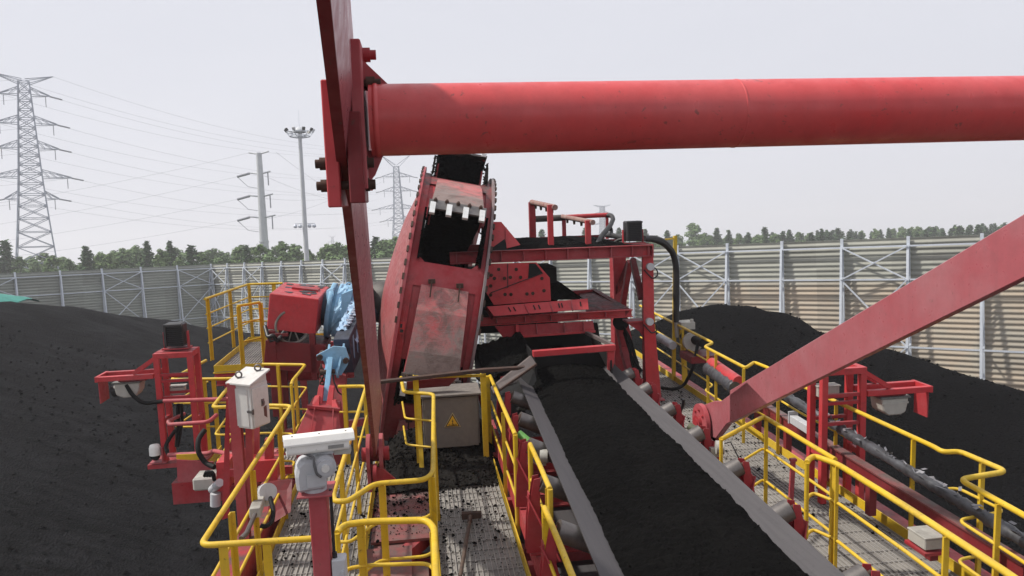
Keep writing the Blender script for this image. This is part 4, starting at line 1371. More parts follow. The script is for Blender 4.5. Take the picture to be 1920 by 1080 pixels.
# torque arm: box from the gearbox down towards the boom
tA0, tA1 = at(682, 585, Y=13.5), at(644, 668, Y=12.0)
arm = MB().beam(tA0, tA1, .26, .62, (0, 0, 1))
ta = part(dr, 'torque_arm', arm, bluedark, bev=.01)
st = MB()
dirA = (tA1 - tA0).normalized()
sA = dirA.cross(V((0, 0, 1))).normalized()
uA = sA.cross(dirA)
if sA.x < 0: sA = -sA
for k in range(5):
    q = tA0.lerp(tA1, .22 + .15 * k) + sA * .1305 + uA * (.24 - .03 * (k % 2))
    st.prism([q, q + dirA * .07, q + dirA * .16 - uA * .34, q + dirA * .12 - uA * .38], sA * .004)
part(dr, 'paint_runs', st, blue, parent=ta)
cab = MB()
for k in range(26):
    q = tA0.lerp(tA1, .02 + .030 * k) + uA * (.315 + .02 * (k % 2)) + sA * (.02 + .03 * math.sin(k * 1.7))
    cab.lump(q, .045)
part(dr, 'caked_hose', cab, plain('pale_caked_hose', (.36, .42, .52), (.14, .15, .19), .8, 0, 14), parent=ta)
part(dr, 'draped_sheet', MB().grid(drape, 14, 40, smooth=False), plain('pale_blue_rag', (.34, .50, .64), (.16, .26, .42), .7, 0, 8, .4, 25), parent=ta)
part(dr, 'pipe', MB().tube([at(690, 562, Y=13.2), at(668, 600, Y=12.7), at(644, 642, Y=12.05), at(632, 668, Y=11.75), at(627, 690, Y=11.7)], .016, 8), redfaded, parent=ta)
br_ = MB()
for y in (11.62, 11.90):
    br_.prism([at(625, 649, Y=y), at(648, 651, Y=y), at(655, 672, Y=y), at(652, 684, Y=y), at(640, 704, Y=y), at(618, 702, Y=y), at(606, 676, Y=y), at(595, 676, Y=y), at(593, 666, Y=y)], (0, .03, 0))
br_.box(at(626, 668, Y=11.78), (.34, .25, .03))
bk_ = part(dr, 'torque_bracket', br_, blue, bev=.004)
for px, py in ((599, 671), (648, 677)):
    q = at(px, py, Y=11.56)
    part(dr, 'bracket_pin', MB().cyl(q, q + V((0, .4, 0)), .045, n=14), rustm, parent=bk_)
for dx in (-.10, .12):
    q0, q1 = at(630, 650, Y=11.85) + V((dx, 0, 0)), at(621, 700, Y=11.5) + V((dx * .8, 0, 0))
    part(dr, 'clevis', MB().beam(q0, q1, .03, .16, (0, 1, 0)).cyl(q1 + V((-.015, 0, 0)), q1 + V((.015, 0, 0)), .08, n=18), blue, parent=bk_)
cr = MB()
cr.box(at(560, 660, Y=13.4), (1.0, .9, .5), Matrix.Rotation(ROLL * .7, 3, 'Y'))
cr.box(at(515, 700, Y=13.0), (.13, .12, 1.5))
cr.box(at(533, 690, Y=13.1), (.09, .1, 1.6))
cr.box(at(588, 668, Y=13.0), (.10, .1, .8))
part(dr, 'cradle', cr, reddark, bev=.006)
part(dr, 'cradle_arm', MB().box(at(520, 628, Y=12.9), (.36, .08, .05)).box(at(513, 640, Y=12.85), (.09, .2, .12)), reddark)
part(dr, 'cable_bundle', MB().tube([at(497, 612, Y=12.9), at(503, 633, Y=12.7), at(512, 628, Y=12.7), at(520, 640, Y=12.8), at(533, 622, Y=12.95)], .035, 7, .05).tube([at(500, 620, Y=12.85), at(508, 640, Y=12.75), at(526, 634, Y=12.8)], .028, 7), black)

lk = thing('torque_link', 'flat light blue link bar joining the torque bracket to the red pedestal', 'link bar', at(614, 760, Y=11.0))
part(lk, 'bar', MB().beam(at(620, 672, Y=11.52), at(609, 768, Y=11.0), .075, .11, (0, 1, 0)), blue, bev=.006)
part(lk, 'pin', MB().cyl(at(614, 697, Y=11.4) - V((.11, 0, 0)), at(614, 697, Y=11.4) + V((.11, 0, 0)), .035, n=16), rustm)
ch = thing('chain', 'rusty chain hanging left of the blue link bar', 'chain', at(604, 752, Y=11.4))
q0, q1 = at(602, 684, Y=11.55), at(606, 752, Y=11.3)
for k in range(11):
    p = q0.lerp(q1, (k + .5) / 11)
    L = (q1 - q0).length / 11
    ring = []
    for j in range(13):
        a = j * math.pi / 6
        x_, z_ = math.cos(a) * .03, math.sin(a) * L * .66
        ring.append(p + (V((x_, 0, z_)) if k % 2 else V((0, x_, z_))))
    part(ch, 'chain_link', MB().tube(ring, .011, 6), rustm)
pd = thing('anchor_pedestal', 'red steel pedestal with lugs holding the lower end of the blue link', 'pedestal', at(600, 840, Y=10.6))
yb, yf = 11.3, 10.35
part(pd, 'base', MB().prism([at(579, 760, Y=10.7), at(634, 766, Y=10.7), at(642, 830, Y=10.35), at(552, 822, Y=10.35)], (0, .45, 0)), red, bev=.005)
part(pd, 'rim_strip', MB().beam(at(576, 762, Y=10.66), at(637, 768, Y=10.66), .06, .04).beam(at(590, 765, Y=10.63), at(580, 826, Y=10.3), .012, .04, (0, 1, 0)).beam(at(625, 768, Y=10.63), at(622, 828, Y=10.3), .012, .04, (0, 1, 0)), red)
for px in (597, 617):
    part(pd, 'lug', MB().prism([at(px, 725, Y=11.05), at(px + 9, 727, Y=11.05), at(px + 5, 778, Y=10.75), at(px - 8, 776, Y=10.75)], (0.0, .12, 0)), redclean, bev=.003)
part(pd, 'side_plate', MB().prism([at(589, 745, Y=10.85), at(598, 744, Y=10.85), at(598, 768, Y=10.7), at(582, 766, Y=10.7)], (0, .1, 0)).prism([at(622, 752, Y=10.85), at(629, 752, Y=10.85), at(636, 768, Y=10.7), at(622, 768, Y=10.7)], (0, .1, 0)), redclean)
part(pd, 'post', MB().prism([at(600, 690, Y=11.9), at(648, 706, Y=11.9), at(646, 776, Y=11.5), at(596, 770, Y=11.5)], (0, .3, 0)), red)
part(pd, 'post', MB().prism([at(556, 820, Y=10.5), at(640, 830, Y=10.5), at(640, 880, Y=10.3), at(556, 880, Y=10.3)], (0, .8, 0)), reddark)
part(pd, 'earth_wire', MB().tube([at(625, 700, Y=11.5), at(626, 715, Y=11.3), at(634, 735, Y=11.2), at(640, 740, Y=11.5)], .012, 6), black)


# ================================================================ TRANSFER GANTRY
gt = thing('transfer_gantry', 'red portal gantry with ribbed girders over the head of the belt', 'gantry', at(1215, 745, Z=ZD))
GY = 12.45
gx = lambda px, py, y=GY: at(px, py, Y=y)
cb = at(1218, 746, Y=GY)
# near right column: flanged post that widens at the foot
colx0, colx1 = gx(1205, 480), gx(1224, 478)
part(gt, 'column', MB().prism([gx(1205, 470), gx(1225, 466), gx(1227, 600), gx(1240, 745), gx(1233, 750), gx(1212, 742), gx(1207, 600)], (0, .03, 0)), redclean, bev=.004)
part(gt, 'column', MB().box(((colx0.x + colx1.x) / 2 + .04, GY + .18, (colx0.z + cb.z) / 2), (.10, .3, colx0.z - cb.z)), red)
part(gt, 'column_web', MB().prism([gx(1203, 478, GY + .35), gx(1207, 478, GY + .35), gx(1212, 742, GY + .35), gx(1205, 742, GY + .35)], (0, -.34, 0)), red)
part(gt, 'base_plate', MB().box((gx(1222, 746).x, GY + .2, ZD + .01), (.42, .6, .02)), red)
GY2 = 14.6
c2_ = at(1160, 482, Y=GY2)
part(gt, 'column', MB().box((c2_.x, GY2, (c2_.z - 3.6) / 2), (.24, .22, c2_.z + 3.6)), red, bev=.004)
part(gt, 'column_rib', MB().box((c2_.x - .14, GY2, (c2_.z - 3.6) / 2), (.02, .3, c2_.z + 3.6)), red)
part(gt, 'brace', MB().beam(gx(1180, 490, GY2 - .4), gx(1137, 595, GY2 + .2), .08, .08), reddark)
part(gt, 'brace', MB().beam(gx(1181, 490, 13.6), gx(1166, 580, 14.2), .10, .10), red)
part(gt, 'brace', MB().beam(gx(1186, 487, 13.2), gx(1203, 560, GY + .2), .10, .10), reddark)
part(gt, 'tie_beam', MB().prism([gx(1172, 603, GY + .1), gx(1206, 601, GY + .1), gx(1206, 632, GY + .1), gx(1200, 622, GY + .1), gx(1185, 612, GY + .1)], (0, .05, 0)).box(gx(1190, 601, GY + .2), (.36, .3, .03)), red)
part(gt, 'knee_leg', MB().beam(gx(1165, 605, 13.6), gx(1176, 660, 13.6), .22, .22, (0, 1, 0)).beam(gx(1172, 655, 13.4), gx(1190, 720, 12.9), .18, .18, (0, 1, 0)), red)
part(gt, 'pivot_pin', MB().cyl(gx(1164, 604, 13.2), gx(1164, 604, 13.9), .15, n=18), rubber)
# upper ribbed girder
gA, gB = gx(843, 473), gx(1219, 458.5)
def ribgirder(name, A, Bq, h, wd_, ribs, mat, y=0):
    m = MB().channel(A - V((0, 0, h / 2)), Bq - V((0, 0, h / 2)), -wd_, h, -.014)
    m = MB()
    dz = V((0, 0, -h))
    m.prism([A, Bq, Bq + dz, A + dz], (0, .012, 0))
    m.prism([A + V((0, -wd_, 0)), Bq + V((0, -wd_, 0)), Bq + V((0, .05, 0)), A + V((0, .05, 0))], (0, 0, -.014))
    m.prism([A + dz + V((0, -wd_, 0)), Bq + dz + V((0, -wd_, 0)), Bq + dz + V((0, .05, 0)), A + dz + V((0, .05, 0))], (0, 0, .014))
    o = part(gt, name, m, mat, bev=.002)
    for k in ribs:
        q = A.lerp(Bq, k)
        part(gt, 'stiffener', MB().prism([q + V((0, -wd_ + .01, -.014)), q + V((0, -.001, -.014)), q + V((0, -.001, -h + .014)), q + V((0, -wd_ + .01, -h + .014))], (.012, 0, 0)), redfaded)
    return o
hU = gx(1219, 458.5).z - gx(1219, 480).z
ribgirder('girder', gA, gB, hU, .09, [.03 + .109 * k for k in range(9)] + [.985], red)
part(gt, 'girder_end', MB().box((gB.x + .02, GY + .2, gB.z - hU / 2), (.02, .6, hU + .02)), red)
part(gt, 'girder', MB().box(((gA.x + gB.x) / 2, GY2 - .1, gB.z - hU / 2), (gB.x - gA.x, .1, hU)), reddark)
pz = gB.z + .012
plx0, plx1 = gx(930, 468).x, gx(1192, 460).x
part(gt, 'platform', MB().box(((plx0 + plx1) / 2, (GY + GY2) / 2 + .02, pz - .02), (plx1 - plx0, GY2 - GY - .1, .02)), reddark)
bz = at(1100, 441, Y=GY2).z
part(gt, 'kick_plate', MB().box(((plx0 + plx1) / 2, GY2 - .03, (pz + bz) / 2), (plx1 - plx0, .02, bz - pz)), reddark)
for k in range(5):
    part(gt, 'kick_rib', MB().box((plx0 + (plx1 - plx0) * (k + .6) / 5.3, GY2 - .06, (pz + bz) / 2), (.02, .04, bz - pz)), reddark)
def heap(u, v):
    x, y = plx0 - .1 + (plx1 - plx0) * u * 1.02, GY + .02 + (GY2 - GY - .1) * v
    e = min(1, min(u, 1 - u, v, 1 - v) * 9)
    z = pz + e * (.05 + .14 * max(0, v - .35) * (1.2 - u) + .04 * noise.fractal(V((x * 2.5, y * 2.5, 0)), 1, 2, 4))
    return V((x, y, max(pz - .004, z)))
part(gt, 'coal_spill', MB().grid(heap, 60, 34), coalbelt, kind='stuff')
# lower frame
lA, lB = gx(898, 596), gx(1184, 579)
hL = gx(1140, 581).z - gx(1140, 595).z
ribgirder('girder', lA, lB, hL, .09, [.11, .29, .46, .64, .82], redclean)
LY2 = 13.9
q0, q1 = at(1080, 547, Y=LY2), at(1114, 543, Y=LY2)
part(gt, 'frame_member', MB().beam((lB.x - .06, GY, lB.z - hL / 2), (q1.x, LY2, q1.z - .05), .10, hL * .9), reddark)
part(gt, 'frame_member', MB().beam(q0 - V((.6, 0, .05)), q1 - V((0, 0, .05)), .09, hL * .9), red)
part(gt, 'grating_tray', MB().prism([gx(1100, 583), gx(1180, 578), at(1110, 546, Y=LY2), at(1085, 549, Y=LY2)], (0, 0, -.03)), reddark)

hp = thing('transfer_hopper', 'red steel hopper panels with bolted wear plates right of the wheel', 'hopper', gx(1000, 630))
HY = GY - .12
part(hp, 'side_panel', MB().prism([gx(903, 495, HY), gx(1006, 492, HY), gx(1031, 521, HY), gx(1033, 564, HY), gx(926, 572, HY), gx(906, 540, HY)], (0, .02, 0)), redclean, bev=.003)
part(hp, 'wear_seam', MB().beam(gx(920, 549, HY - .005), gx(1018, 512, HY - .005), .012, .02, (0, 1, 0)).beam(gx(952, 494, HY - .005), gx(952, 540, HY - .005), .012, .012, (0, 1, 0)), black)
part(hp, 'coal_patch', MB().prism([gx(992, 494, HY - .004), gx(1004, 494, HY - .004), gx(1018, 512, HY - .004), gx(990, 523, HY - .004)], (0, .003, 0)), rubber)
rv = MB()
for px, py in ((921, 516), (920, 536), (927, 522), (946, 522), (957, 520), (976, 520), (947, 552), (958, 552), (988, 551), (999, 550), (920, 553), (1016, 522), (1020, 545), (935, 505), (968, 505)):
    part(hp, 'rivet', MB().bolt(gx(px, py, HY), (0, -1, 0), .02, .02), rustm)
part(hp, 'top_gable', MB().prism([gx(922, 416, HY + .3), gx(940, 416, HY + .3), gx(976, 459, HY), gx(950, 466, HY), gx(918, 470, HY)], (0, .03, 0)), redclean, bev=.003)
part(hp, 'gable_rib', MB().beam(gx(949, 428, HY + .2), gx(951, 466, HY - .02), .02, .05), redclean)
part(hp, 'coal_wedge', MB().prism([gx(915, 470, HY - .01), gx(946, 448, HY + .08), gx(952, 468, HY - .01)], (0, -.02, 0)), rubber)
LYp = HY - .10
part(hp, 'lip_plate', MB().prism([gx(913, 575, LYp), gx(1102, 560, LYp), gx(1104, 580, LYp - .12), gx(926, 593, LYp - .12)], (0, .02, 0)), redclean, bev=.003)
part(hp, 'lip_fold', MB().prism([gx(913, 575, LYp), gx(926, 593, LYp - .12), gx(922, 600, LYp), gx(910, 580, LYp + .1)], (0, .03, 0)), reddark)
rv = MB()
for k in (.20, .25, .45, .50, .70, .73, .92):
    p, q = gx(913, 577, LYp).lerp(gx(1102, 562, LYp), k), gx(926, 593, LYp - .12).lerp(gx(1104, 580, LYp - .12), k)
    part(hp, 'lip_bolt', MB().beam(p.lerp(q, .15) - V((0, .01, 0)), p.lerp(q, .6) - V((0, .01, 0)), .02, .02, (0, 1, 0)), rubber)
for k in (.37, .62, .83):
    p, q = gx(913, 577, LYp).lerp(gx(1102, 562, LYp), k), gx(926, 593, LYp - .12).lerp(gx(1104, 580, LYp - .12), k)
    part(hp, 'lip_rib', MB().beam(p, q, .012, .05, (0, 1, 0)), redfaded)
part(hp, 'skirt', MB().prism([gx(928, 612, HY), gx(1112, 602, HY), gx(1115, 621, HY), gx(962, 631, HY), gx(944, 634, HY)], (0, .02, 0)), red, bev=.003)
part(hp, 'skirt_edge', MB().beam(gx(960, 632, HY - .01), gx(1116, 621, HY - .01), .05, .035), redclean)
for px in (968, 1006, 1058, 1094):
    part(hp, 'skirt_rib', MB().beam(gx(px, 611 - (px - 930) * .05, HY - .02), gx(px + 1, 628 - (px - 960) * .05, HY - .02), .012, .05, (0, 1, 0)), redfaded)
part(hp, 'skirt_stub', MB().box(gx(970, 622, HY - .06), (.05, .06, .24)), redclean)
# black chute behind, sloping away to the right
part(hp, 'chute', MB().prism([gx(1033, 531, HY + .1), gx(1050, 529, HY + .5), gx(1092, 559, HY + .6), gx(1034, 562, HY + .1)], (0, .3, -.05)), coalbelt)
part(hp, 'chute_back', MB().prism([gx(1030, 520, HY + .5), gx(1052, 530, HY + .5), gx(1090, 562, HY + .7), gx(1030, 562, HY + .5)], (0, .3, 0)), rubber)
part(hp, 'inner_chute', MB().box((gx(960, 540, HY + .8).x, HY + .9, -1.75), (1.5, .9, 1.1)), rubber)

sk = thing('loading_skirt', 'red crossbar and black skirt boards over the loaded belt', 'skirt box', at(1075, 700, Y=10.5))
SY = 10.35
s0, s1 = at(999, 663, Y=SY), at(1153, 651, Y=SY)
part(sk, 'crossbar', MB().beam(s0, s1, .10, .085), redclean, bev=.004)
part(sk, 'end_post', MB().prism([at(1139, 652, Y=SY - .02), at(1153, 650, Y=SY - .02), at(1152, 680, Y=SY - .02), at(1147, 696, Y=SY - .02), at(1140, 694, Y=SY - .02)], (0, .05, 0)), redclean, bev=.004)
part(sk, 'side_board', MB().prism([at(1143, 660, Y=SY + .03), at(1146, 700, Y=SY - .1), at(1122, 664, Y=12.4), at(1101, 624, Y=12.3)], (.025, 0, 0)), rubber)
part(sk, 'side_board', MB().prism([at(1002, 668, Y=SY + .03), at(1004, 705, Y=SY - .1), at(985, 660, Y=12.3), at(975, 632, Y=12.3)], (.025, 0, 0)), rubber)
part(sk, 'rubber_flap', MB().prism([at(1003, 670, Y=SY + .9), at(1140, 660, Y=SY + .9), at(1143, 690, Y=SY + .9), at(1004, 696, Y=SY + .9)], (0, .02, 0)), rubber)
part(sk, 'back_wall', MB().prism([at(960, 615, Y=12.7), at(1120, 605, Y=12.7), at(1135, 690, Y=12.7), at(970, 700, Y=12.7)], (0, .03, 0)), rubber)
part(sk, 'top_rim', MB().beam(at(1100, 624, Y=12.3), at(1150, 648, Y=SY + .05), .06, .05), brownplate)
kp = at(995, 666, Y=10.1)
sp_ = thing('skirt_plate', 'dusty brown deflector plate leaning between electrical box and belt', 'plate', at(925, 738, Y=9.6))
part(sp_, 'plate', MB().prism([at(996, 667, Y=10.3), at(1006, 683, Y=10.2), at(926, 738, Y=9.9), at(921, 727, Y=10.0)], (0, .12, -.02)), brownplate, bev=.004)
part(sp_, 'edge_strip', MB().beam(at(1006, 683, Y=10.18), at(926, 739, Y=9.88), .03, .03), rustm)
fc_ = thing('feed_chute', 'black rubber lined chute between the bucket wheel and the belt', 'chute', at(940, 720, Y=11))
part(fc_, 'slide', MB().prism([at(888, 652, Y=11.9), at(978, 626, Y=12.2), at(1003, 668, Y=11.2), at(918, 726, Y=10.7), at(893, 706, Y=11)], (0, .06, -.05)), rubber)
part(fc_, 'lining', MB().grid(lambda u, v: at(890, 654, Y=11.85).lerp(at(976, 628, Y=12.1), u).lerp(at(912, 722, Y=10.75).lerp(at(1000, 668, Y=11.15), u), v) + V((0, -.03, .05 + .05 * noise.fractal(V((u * 6, v * 6, 3)), 1, 2, 3))), 30, 30), coalbelt)
part(fc_, 'chute_wall', MB().prism([at(925, 735, Y=10.5), at(1003, 690, Y=10.9), at(1010, 745, Y=10.2), at(960, 800, Y=9.4)], (0, .03, 0)), rubber)

# spray pipes on the gantry
spn = thing('spray_pipe_rig', 'dirty red spray pipes with nozzles on posts above the gantry platform', 'spray pipes', gx(1035, 462, GY + .2))
ny, fy = GY + .25, GY2 - .15
def post(px, y0_, top, w, mat):
    a = at(px, top, Y=y0_)
    part(spn, 'post', MB().box((a.x, y0_, (a.z + pz) / 2), (w, w, a.z - pz)), mat)
    return a
a1 = post(997, fy, 379, .12, red); a2 = post(1031, ny, 384, .09, redclean); a3 = post(1057, fy, 405, .07, red); a4 = post(1102, ny, 413, .09, redclean); a5 = post(1138, fy, 402, .05, redclean)
def pipe(p, q, r, mat, noz=0):
    part(spn, 'pipe', MB().tube([p, q], r, 10), mat)
    for k in range(noz):
        s = p.lerp(q, (k + .8) / (noz + .3))
        part(spn, 'nozzle', MB().cyl(s, s - V((0, 0, r + .06)), .03, .02, 8), rustm)
mud = plain('mud_caked_pipe', (.30, .22, .19), (.20, .06, .055), .85, 0, 7)
d12 = (at(1040, 388, Y=ny) - a1)
pipe(a1, at(1041, 389, Y=ny - .1), .05, mud, 4)
pipe(at(1054, 406, Y=fy), at(1112, 417, Y=ny - .1), .045, mud, 4)
pipe(at(1000, 411, Y=fy), at(1059, 408, Y=fy), .062, plain('coal_caked_pipe', (.05, .045, .04), (.12, .10, .085), .85, 0, 6))
pipe(at(1059, 407, Y=fy), at(1140, 403, Y=fy), .045, redclean)
part(spn, 'hose', MB().tube([at(1138, 404, Y=fy), at(1146, 404, Y=fy - .1), at(1150, 410, Y=fy - .3), at(1144, 424, Y=fy - .7), at(1128, 442, Y=GY + .8), at(1118, 462, Y=GY + .4)], .045, 10, .15), hose)
part(spn, 'hose', MB().tube([at(1137, 440, Y=fy), at(1138, 428, Y=fy - .1), at(1143, 425, Y=fy), at(1146, 431, Y=fy + .1), at(1146, 440, Y=fy)], .04, 10, .1), hose)
part(spn, 'hose', MB().tube([at(1136, 440, Y=fy - .2), at(1150, 442, Y=GY + 1.0), at(1170, 446, Y=GY + .4), at(1182, 446, Y=GY + .2)], .05, 10), hose)
part(spn, 'hose', MB().tube([at(1146, 459, Y=GY + .5), at(1160, 450, Y=GY + .4), at(1176, 447, Y=GY + .3)], .03, 8), hose)


def floodlight(name, px0, py0, px1, py1, Y, lab):
    a, b = at(px0, py0, Y=Y), at(px1, py1, Y=Y)
    c = (a + b) / 2
    w, h = b.x - a.x, a.z - b.z
    t = thing(name, lab, 'floodlight', (c.x, Y + .12, b.z - .05))
    part(t, 'housing', MB().box((c.x, Y + .14, c.z), (w, .22, h)), black, bev=.02)
    m = MB()
    for k in range(11):
        m.box((c.x + .02, Y + .025, b.z + h * (k + .7) / 11.6), (w * .8, .03, .012))
    part(t, 'cooling_fins', m, black)
    part(t, 'bezel', MB().box((a.x + .02, Y + .02, c.z), (.03, .04, h * .96)).box((c.x, Y + .02, a.z - .02), (w * .96, .04, .03)), plain('scuffed_black', (.05, .05, .052), (.025, .025, .026), .5))
    part(t, 'bracket', MB().box((c.x, Y + .14, b.z - .035), (w + .1, .2, .02)).box((a.x - .03, Y + .14, b.z + .08), (.012, .08, .24)).box((b.x + .03, Y + .14, b.z + .08), (.012, .08, .24)).box((c.x, Y + .14, b.z - .075), (w + .25, .28, .03)), red)
    return t
floodlight('floodlight', 1175, 415, 1206, 452, GY + .05, 'square black floodlight on the right end of the gantry girder')

# hoses and their yellow pole
hy = 13.9
yp = at(1263, 713, Z=ZD)
hs = thing('hose_pole', 'thin yellow pole carrying a pair of black hoses down to the walkway', 'pole', yp)
ytop = at(1266, 442, Y=yp.y)
part(hs, 'pole', MB().beam(yp, ytop, .06, .06, (0, 1, 0)), yellow)
part(hs, 'arm', MB().beam(at(1266, 447, Y=yp.y), at(1247, 449, Y=yp.y), .03, .03), yellow)
for k, o in enumerate((0, .085)):
    pts = [at(1207, 447, Y=GY + .3), at(1226, 446 + 3 * k, Y=GY + .6), at(1246, 453 + 4 * k, Y=GY + .9), at(1262, 472 + 3 * k, Y=yp.y - .1), at(1269 - 2 * k, 500, Y=yp.y - .06), at(1269 - 2 * k, 560, Y=yp.y - .06), at(1268, 604 - k * 4, Y=yp.y - .06)]
    part(hs, 'hose', MB().tube(pts, .052, 10, .4), hose)
part(hs, 'grey_conduit', MB().tube([at(1268, 600, Y=yp.y - .06), at(1270, 632, Y=yp.y - .05)], .045, 8), beigecase)
part(hs, 'stand', MB().beam(at(1285, 714, Z=ZD), at(1277, 608, Y=yp.y - .1), .09, .05, (0, 1, 0)), yellow)
lh = thing('loose_hose', 'loose dark hose looping from the railing to the right walkway', 'hose', at(1280, 728, Z=ZD))
part(lh, 'hose', MB().tube([at(1313, 632, Y=12.9), at(1309, 642, Y=12.7), at(1300, 690, Y=12.5), at(1283, 722, Z=ZD + .1), at(1265, 731, Z=ZD + .05), at(1240, 727, Z=ZD + .05)], .03, 8, .3), rubber)


# ================================================================ ELECTRICAL BOX, SIGN, SHOVEL
EY = 10.1
e0, e1, e2, e3 = at(789, 743, Y=EY), at(897, 738, Y=EY), at(901, 837, Y=EY), at(797, 843, Y=EY)
eb = thing('electrical_box', 'dusty grey steel electrical box with a yellow hazard triangle', 'electrical box', (e0.lerp(e1, .5).x, EY + .3, -3.6))
x0, x1, z0, z1 = (e0.x + e3.x) / 2, (e1.x + e2.x) / 2, (e2.z + e3.z) / 2, (e0.z + e1.z) / 2
body = part(eb, 'cabinet', MB().box(((x0 + x1) / 2, EY + .27, (z0 + z1) / 2), (x1 - x0, .5, z1 - z0)), boxgrey, bev=.008)
part(eb, 'door', MB().box(((x0 + x1) / 2 + .005, EY + .005, (z0 + z1) / 2 - .01), (x1 - x0 - .05, .022, z1 - z0 - .05)), boxgrey, bev=.004)
part(eb, 'rain_lip', MB().box(((x0 + x1) / 2, EY + .22, z1 + .012), (x1 - x0 + .06, .62, .02)), boxgrey)
part(eb, 'lock', MB().cyl((x0 + .06, EY - .004, (z0 + z1) / 2 + .05), (x0 + .06, EY - .03, (z0 + z1) / 2 + .05), .018, n=12), steel)
part(eb, 'stand', MB().box(((x0 + x1) / 2, EY + .3, (z0 - 3.6) / 2), (x1 - x0 - .1, .4, z0 + 3.6)), rubber)
s0_, s1_, s2_ = at(848.5, 776, Y=EY - .02), at(862, 799, Y=EY - .02), at(835, 800, Y=EY - .02)
sc_ = (s0_ + s1_ + s2_) / 3
part(eb, 'sign_plate', MB().prism([s0_ + (s0_ - sc_) * .16, s1_ + (s1_ - sc_) * .16, s2_ + (s2_ - sc_) * .16], (0, .006, 0)), plain('sign_pale', (.55, .45, .25), (.5, .4, .22), .5, bump=0))
sgn = part(eb, 'warning_sign', MB().prism([s0_, s1_, s2_], (0, -.004, 0)), black)
part(eb, 'sign_face', MB().prism([p.lerp(sc_, .18) + V((0, -.005, 0)) for p in (s0_, s1_, s2_)], (0, -.003, 0)), plain('sign_yellow', (.80, .45, .02), (.75, .42, .03), .4, bump=0), parent=sgn)
S_ = (s1_ - s2_).length
lo = lambda x, z: V((sc_.x + x * S_, s0_.y - .0095, sc_.z + z * S_))
part(eb, 'lightning_mark', MB().prism([lo(.035, .27), lo(-.065, .06), lo(.005, .075), lo(-.02, -.09), lo(-.045, -.085), lo(0, -.155), lo(.03, -.07), lo(.008, -.078), lo(.06, .125), lo(-.012, .11)], (0, -.002, 0)), black, parent=sgn)
def textmesh(txt, size, name):
    cu = bpy.data.curves.new(name, 'FONT')
    cu.body, cu.size, cu.extrude, cu.align_x = txt, size, .0008, 'CENTER'
    o = bpy.data.objects.new(name, cu)
    C.objects.link(o)
    dg = bpy.context.evaluated_depsgraph_get()
    me = bpy.data.meshes.new_from_object(o.evaluated_get(dg))
    bpy.data.objects.remove(o)
    mb = MB()
    mb.v = [v.co.copy() for v in me.vertices]
    mb.f = [tuple(p.vertices) for p in me.polygons]
    mb.sm = [False] * len(mb.f)
    return mb
tx = textmesh('当心触电', S_ * .15, 'letters')
tx.xf(Matrix.Translation(lo(0, -.225) - V((0, .001, 0))) @ Matrix.Rotation(R(90), 4, 'X'))
part(eb, 'letters', tx, black, parent=sgn)

gf = thing('safety_barrier', 'yellow post frame with a rusty roof strip over the electrical box', 'frame', at(782, 900, Z=ZD))
gy0 = EY - .25
for px, pyt, pyb in ((779, 704, 895), (906, 701, 848)):
    a, b_ = at(px, pyt, Y=gy0), at(px, pyb, Y=gy0)
    part(gf, 'post', MB().beam((a.x, gy0, ZD), a, .075, .012, (0, 1, 0)).beam((a.x - .03, gy0 + .03, ZD), (a.x - .03, gy0 + .03, a.z), .012, .05, (0, 1, 0)), yellow)
a = at(914, 705, Y=gy0 + .5)
part(gf, 'post', MB().beam((a.x, a.y, ZD), a, .06, .06, (0, 1, 0)), yellow)
part(gf, 'bar', MB().tube([at(776, 708, Y=gy0), at(908, 704, Y=gy0)], .02, 8), yellow)
part(gf, 'roof_strip', MB().prism([at(705, 716, Y=gy0 - .1), at(906, 693, Y=gy0 - .1), at(985, 688, Y=gy0 - .1), at(972, 694, Y=gy0 - .1), at(906, 699, Y=gy0 - .1), at(705, 721, Y=gy0 - .1)], (0, .10, 0)), rustm)
part(gf, 'mesh_flap', MB().prism([at(762, 716, Y=gy0 + .3), at(860, 705, Y=gy0 + .3), at(842, 724, Y=gy0 + .4), at(764, 730, Y=gy0 + .4)], (0, .01, 0)), reddark)

sv = thing('shovel', 'worn wooden handled scraper lying on the dusty middle walkway', 'shovel', at(870, 1000, Z=ZD))
h0, h1 = at(882, 968, Z=ZD + .07), at(862, 1086, Z=ZD + .12)
part(sv, 'handle', MB().tube([h0, h0.lerp(h1, .5), h1, h1 + (h1 - h0) * .25], .02, 10), woodm)
part(sv, 'blade', MB().prism([at(866, 970, Z=ZD + .03), at(903, 968, Z=ZD + .03), at(903, 972, Z=ZD + .02), at(866, 975, Z=ZD + .02)], (0, .02, .06)), rustm)
part(sv, 'socket', MB().cyl(h0 + V((0, .03, -.02)), h0.lerp(h1, .12), .028, .024, 10), rustm)


# ================================================================ CAMERAS, CABINETS, SCANNERS
CYY = 4.6
pc = thing('camera_post', 'red square post under the white camera in the foreground', 'post', at(598, 1300, Y=CYY))
pl = [at(562, 925, Y=CYY - .12), at(620, 919, Y=CYY - .12), at(628, 903, Y=CYY + .16), at(580, 908, Y=CYY + .16)]
pz_ = sum(p.z for p in pl) / 4
ptop = at(598, 922, Y=CYY).z
pxl, pxr = at(580, 960, Y=CYY).x, at(617, 960, Y=CYY).x
part(pc, 'post', MB().box(((pxl + pxr) / 2, CYY + .02, (ptop + ZD) / 2), (pxr - pxl - .012, .125, ptop - ZD)), redfaded, bev=.005)
part(pc, 'top_plate', MB().box(((pxl + pxr) / 2 - .01, CYY + .02, ptop + .006), (.21, .24, .012)), redfaded, bev=.002)
part(pc, 'cable', MB().tube([(pxr + .02, CYY - .02, ptop + .02), (pxr + .018, CYY - .02, ptop - .3), (pxr + .015, CYY - .01, ptop - .62)], .010, 8), black)
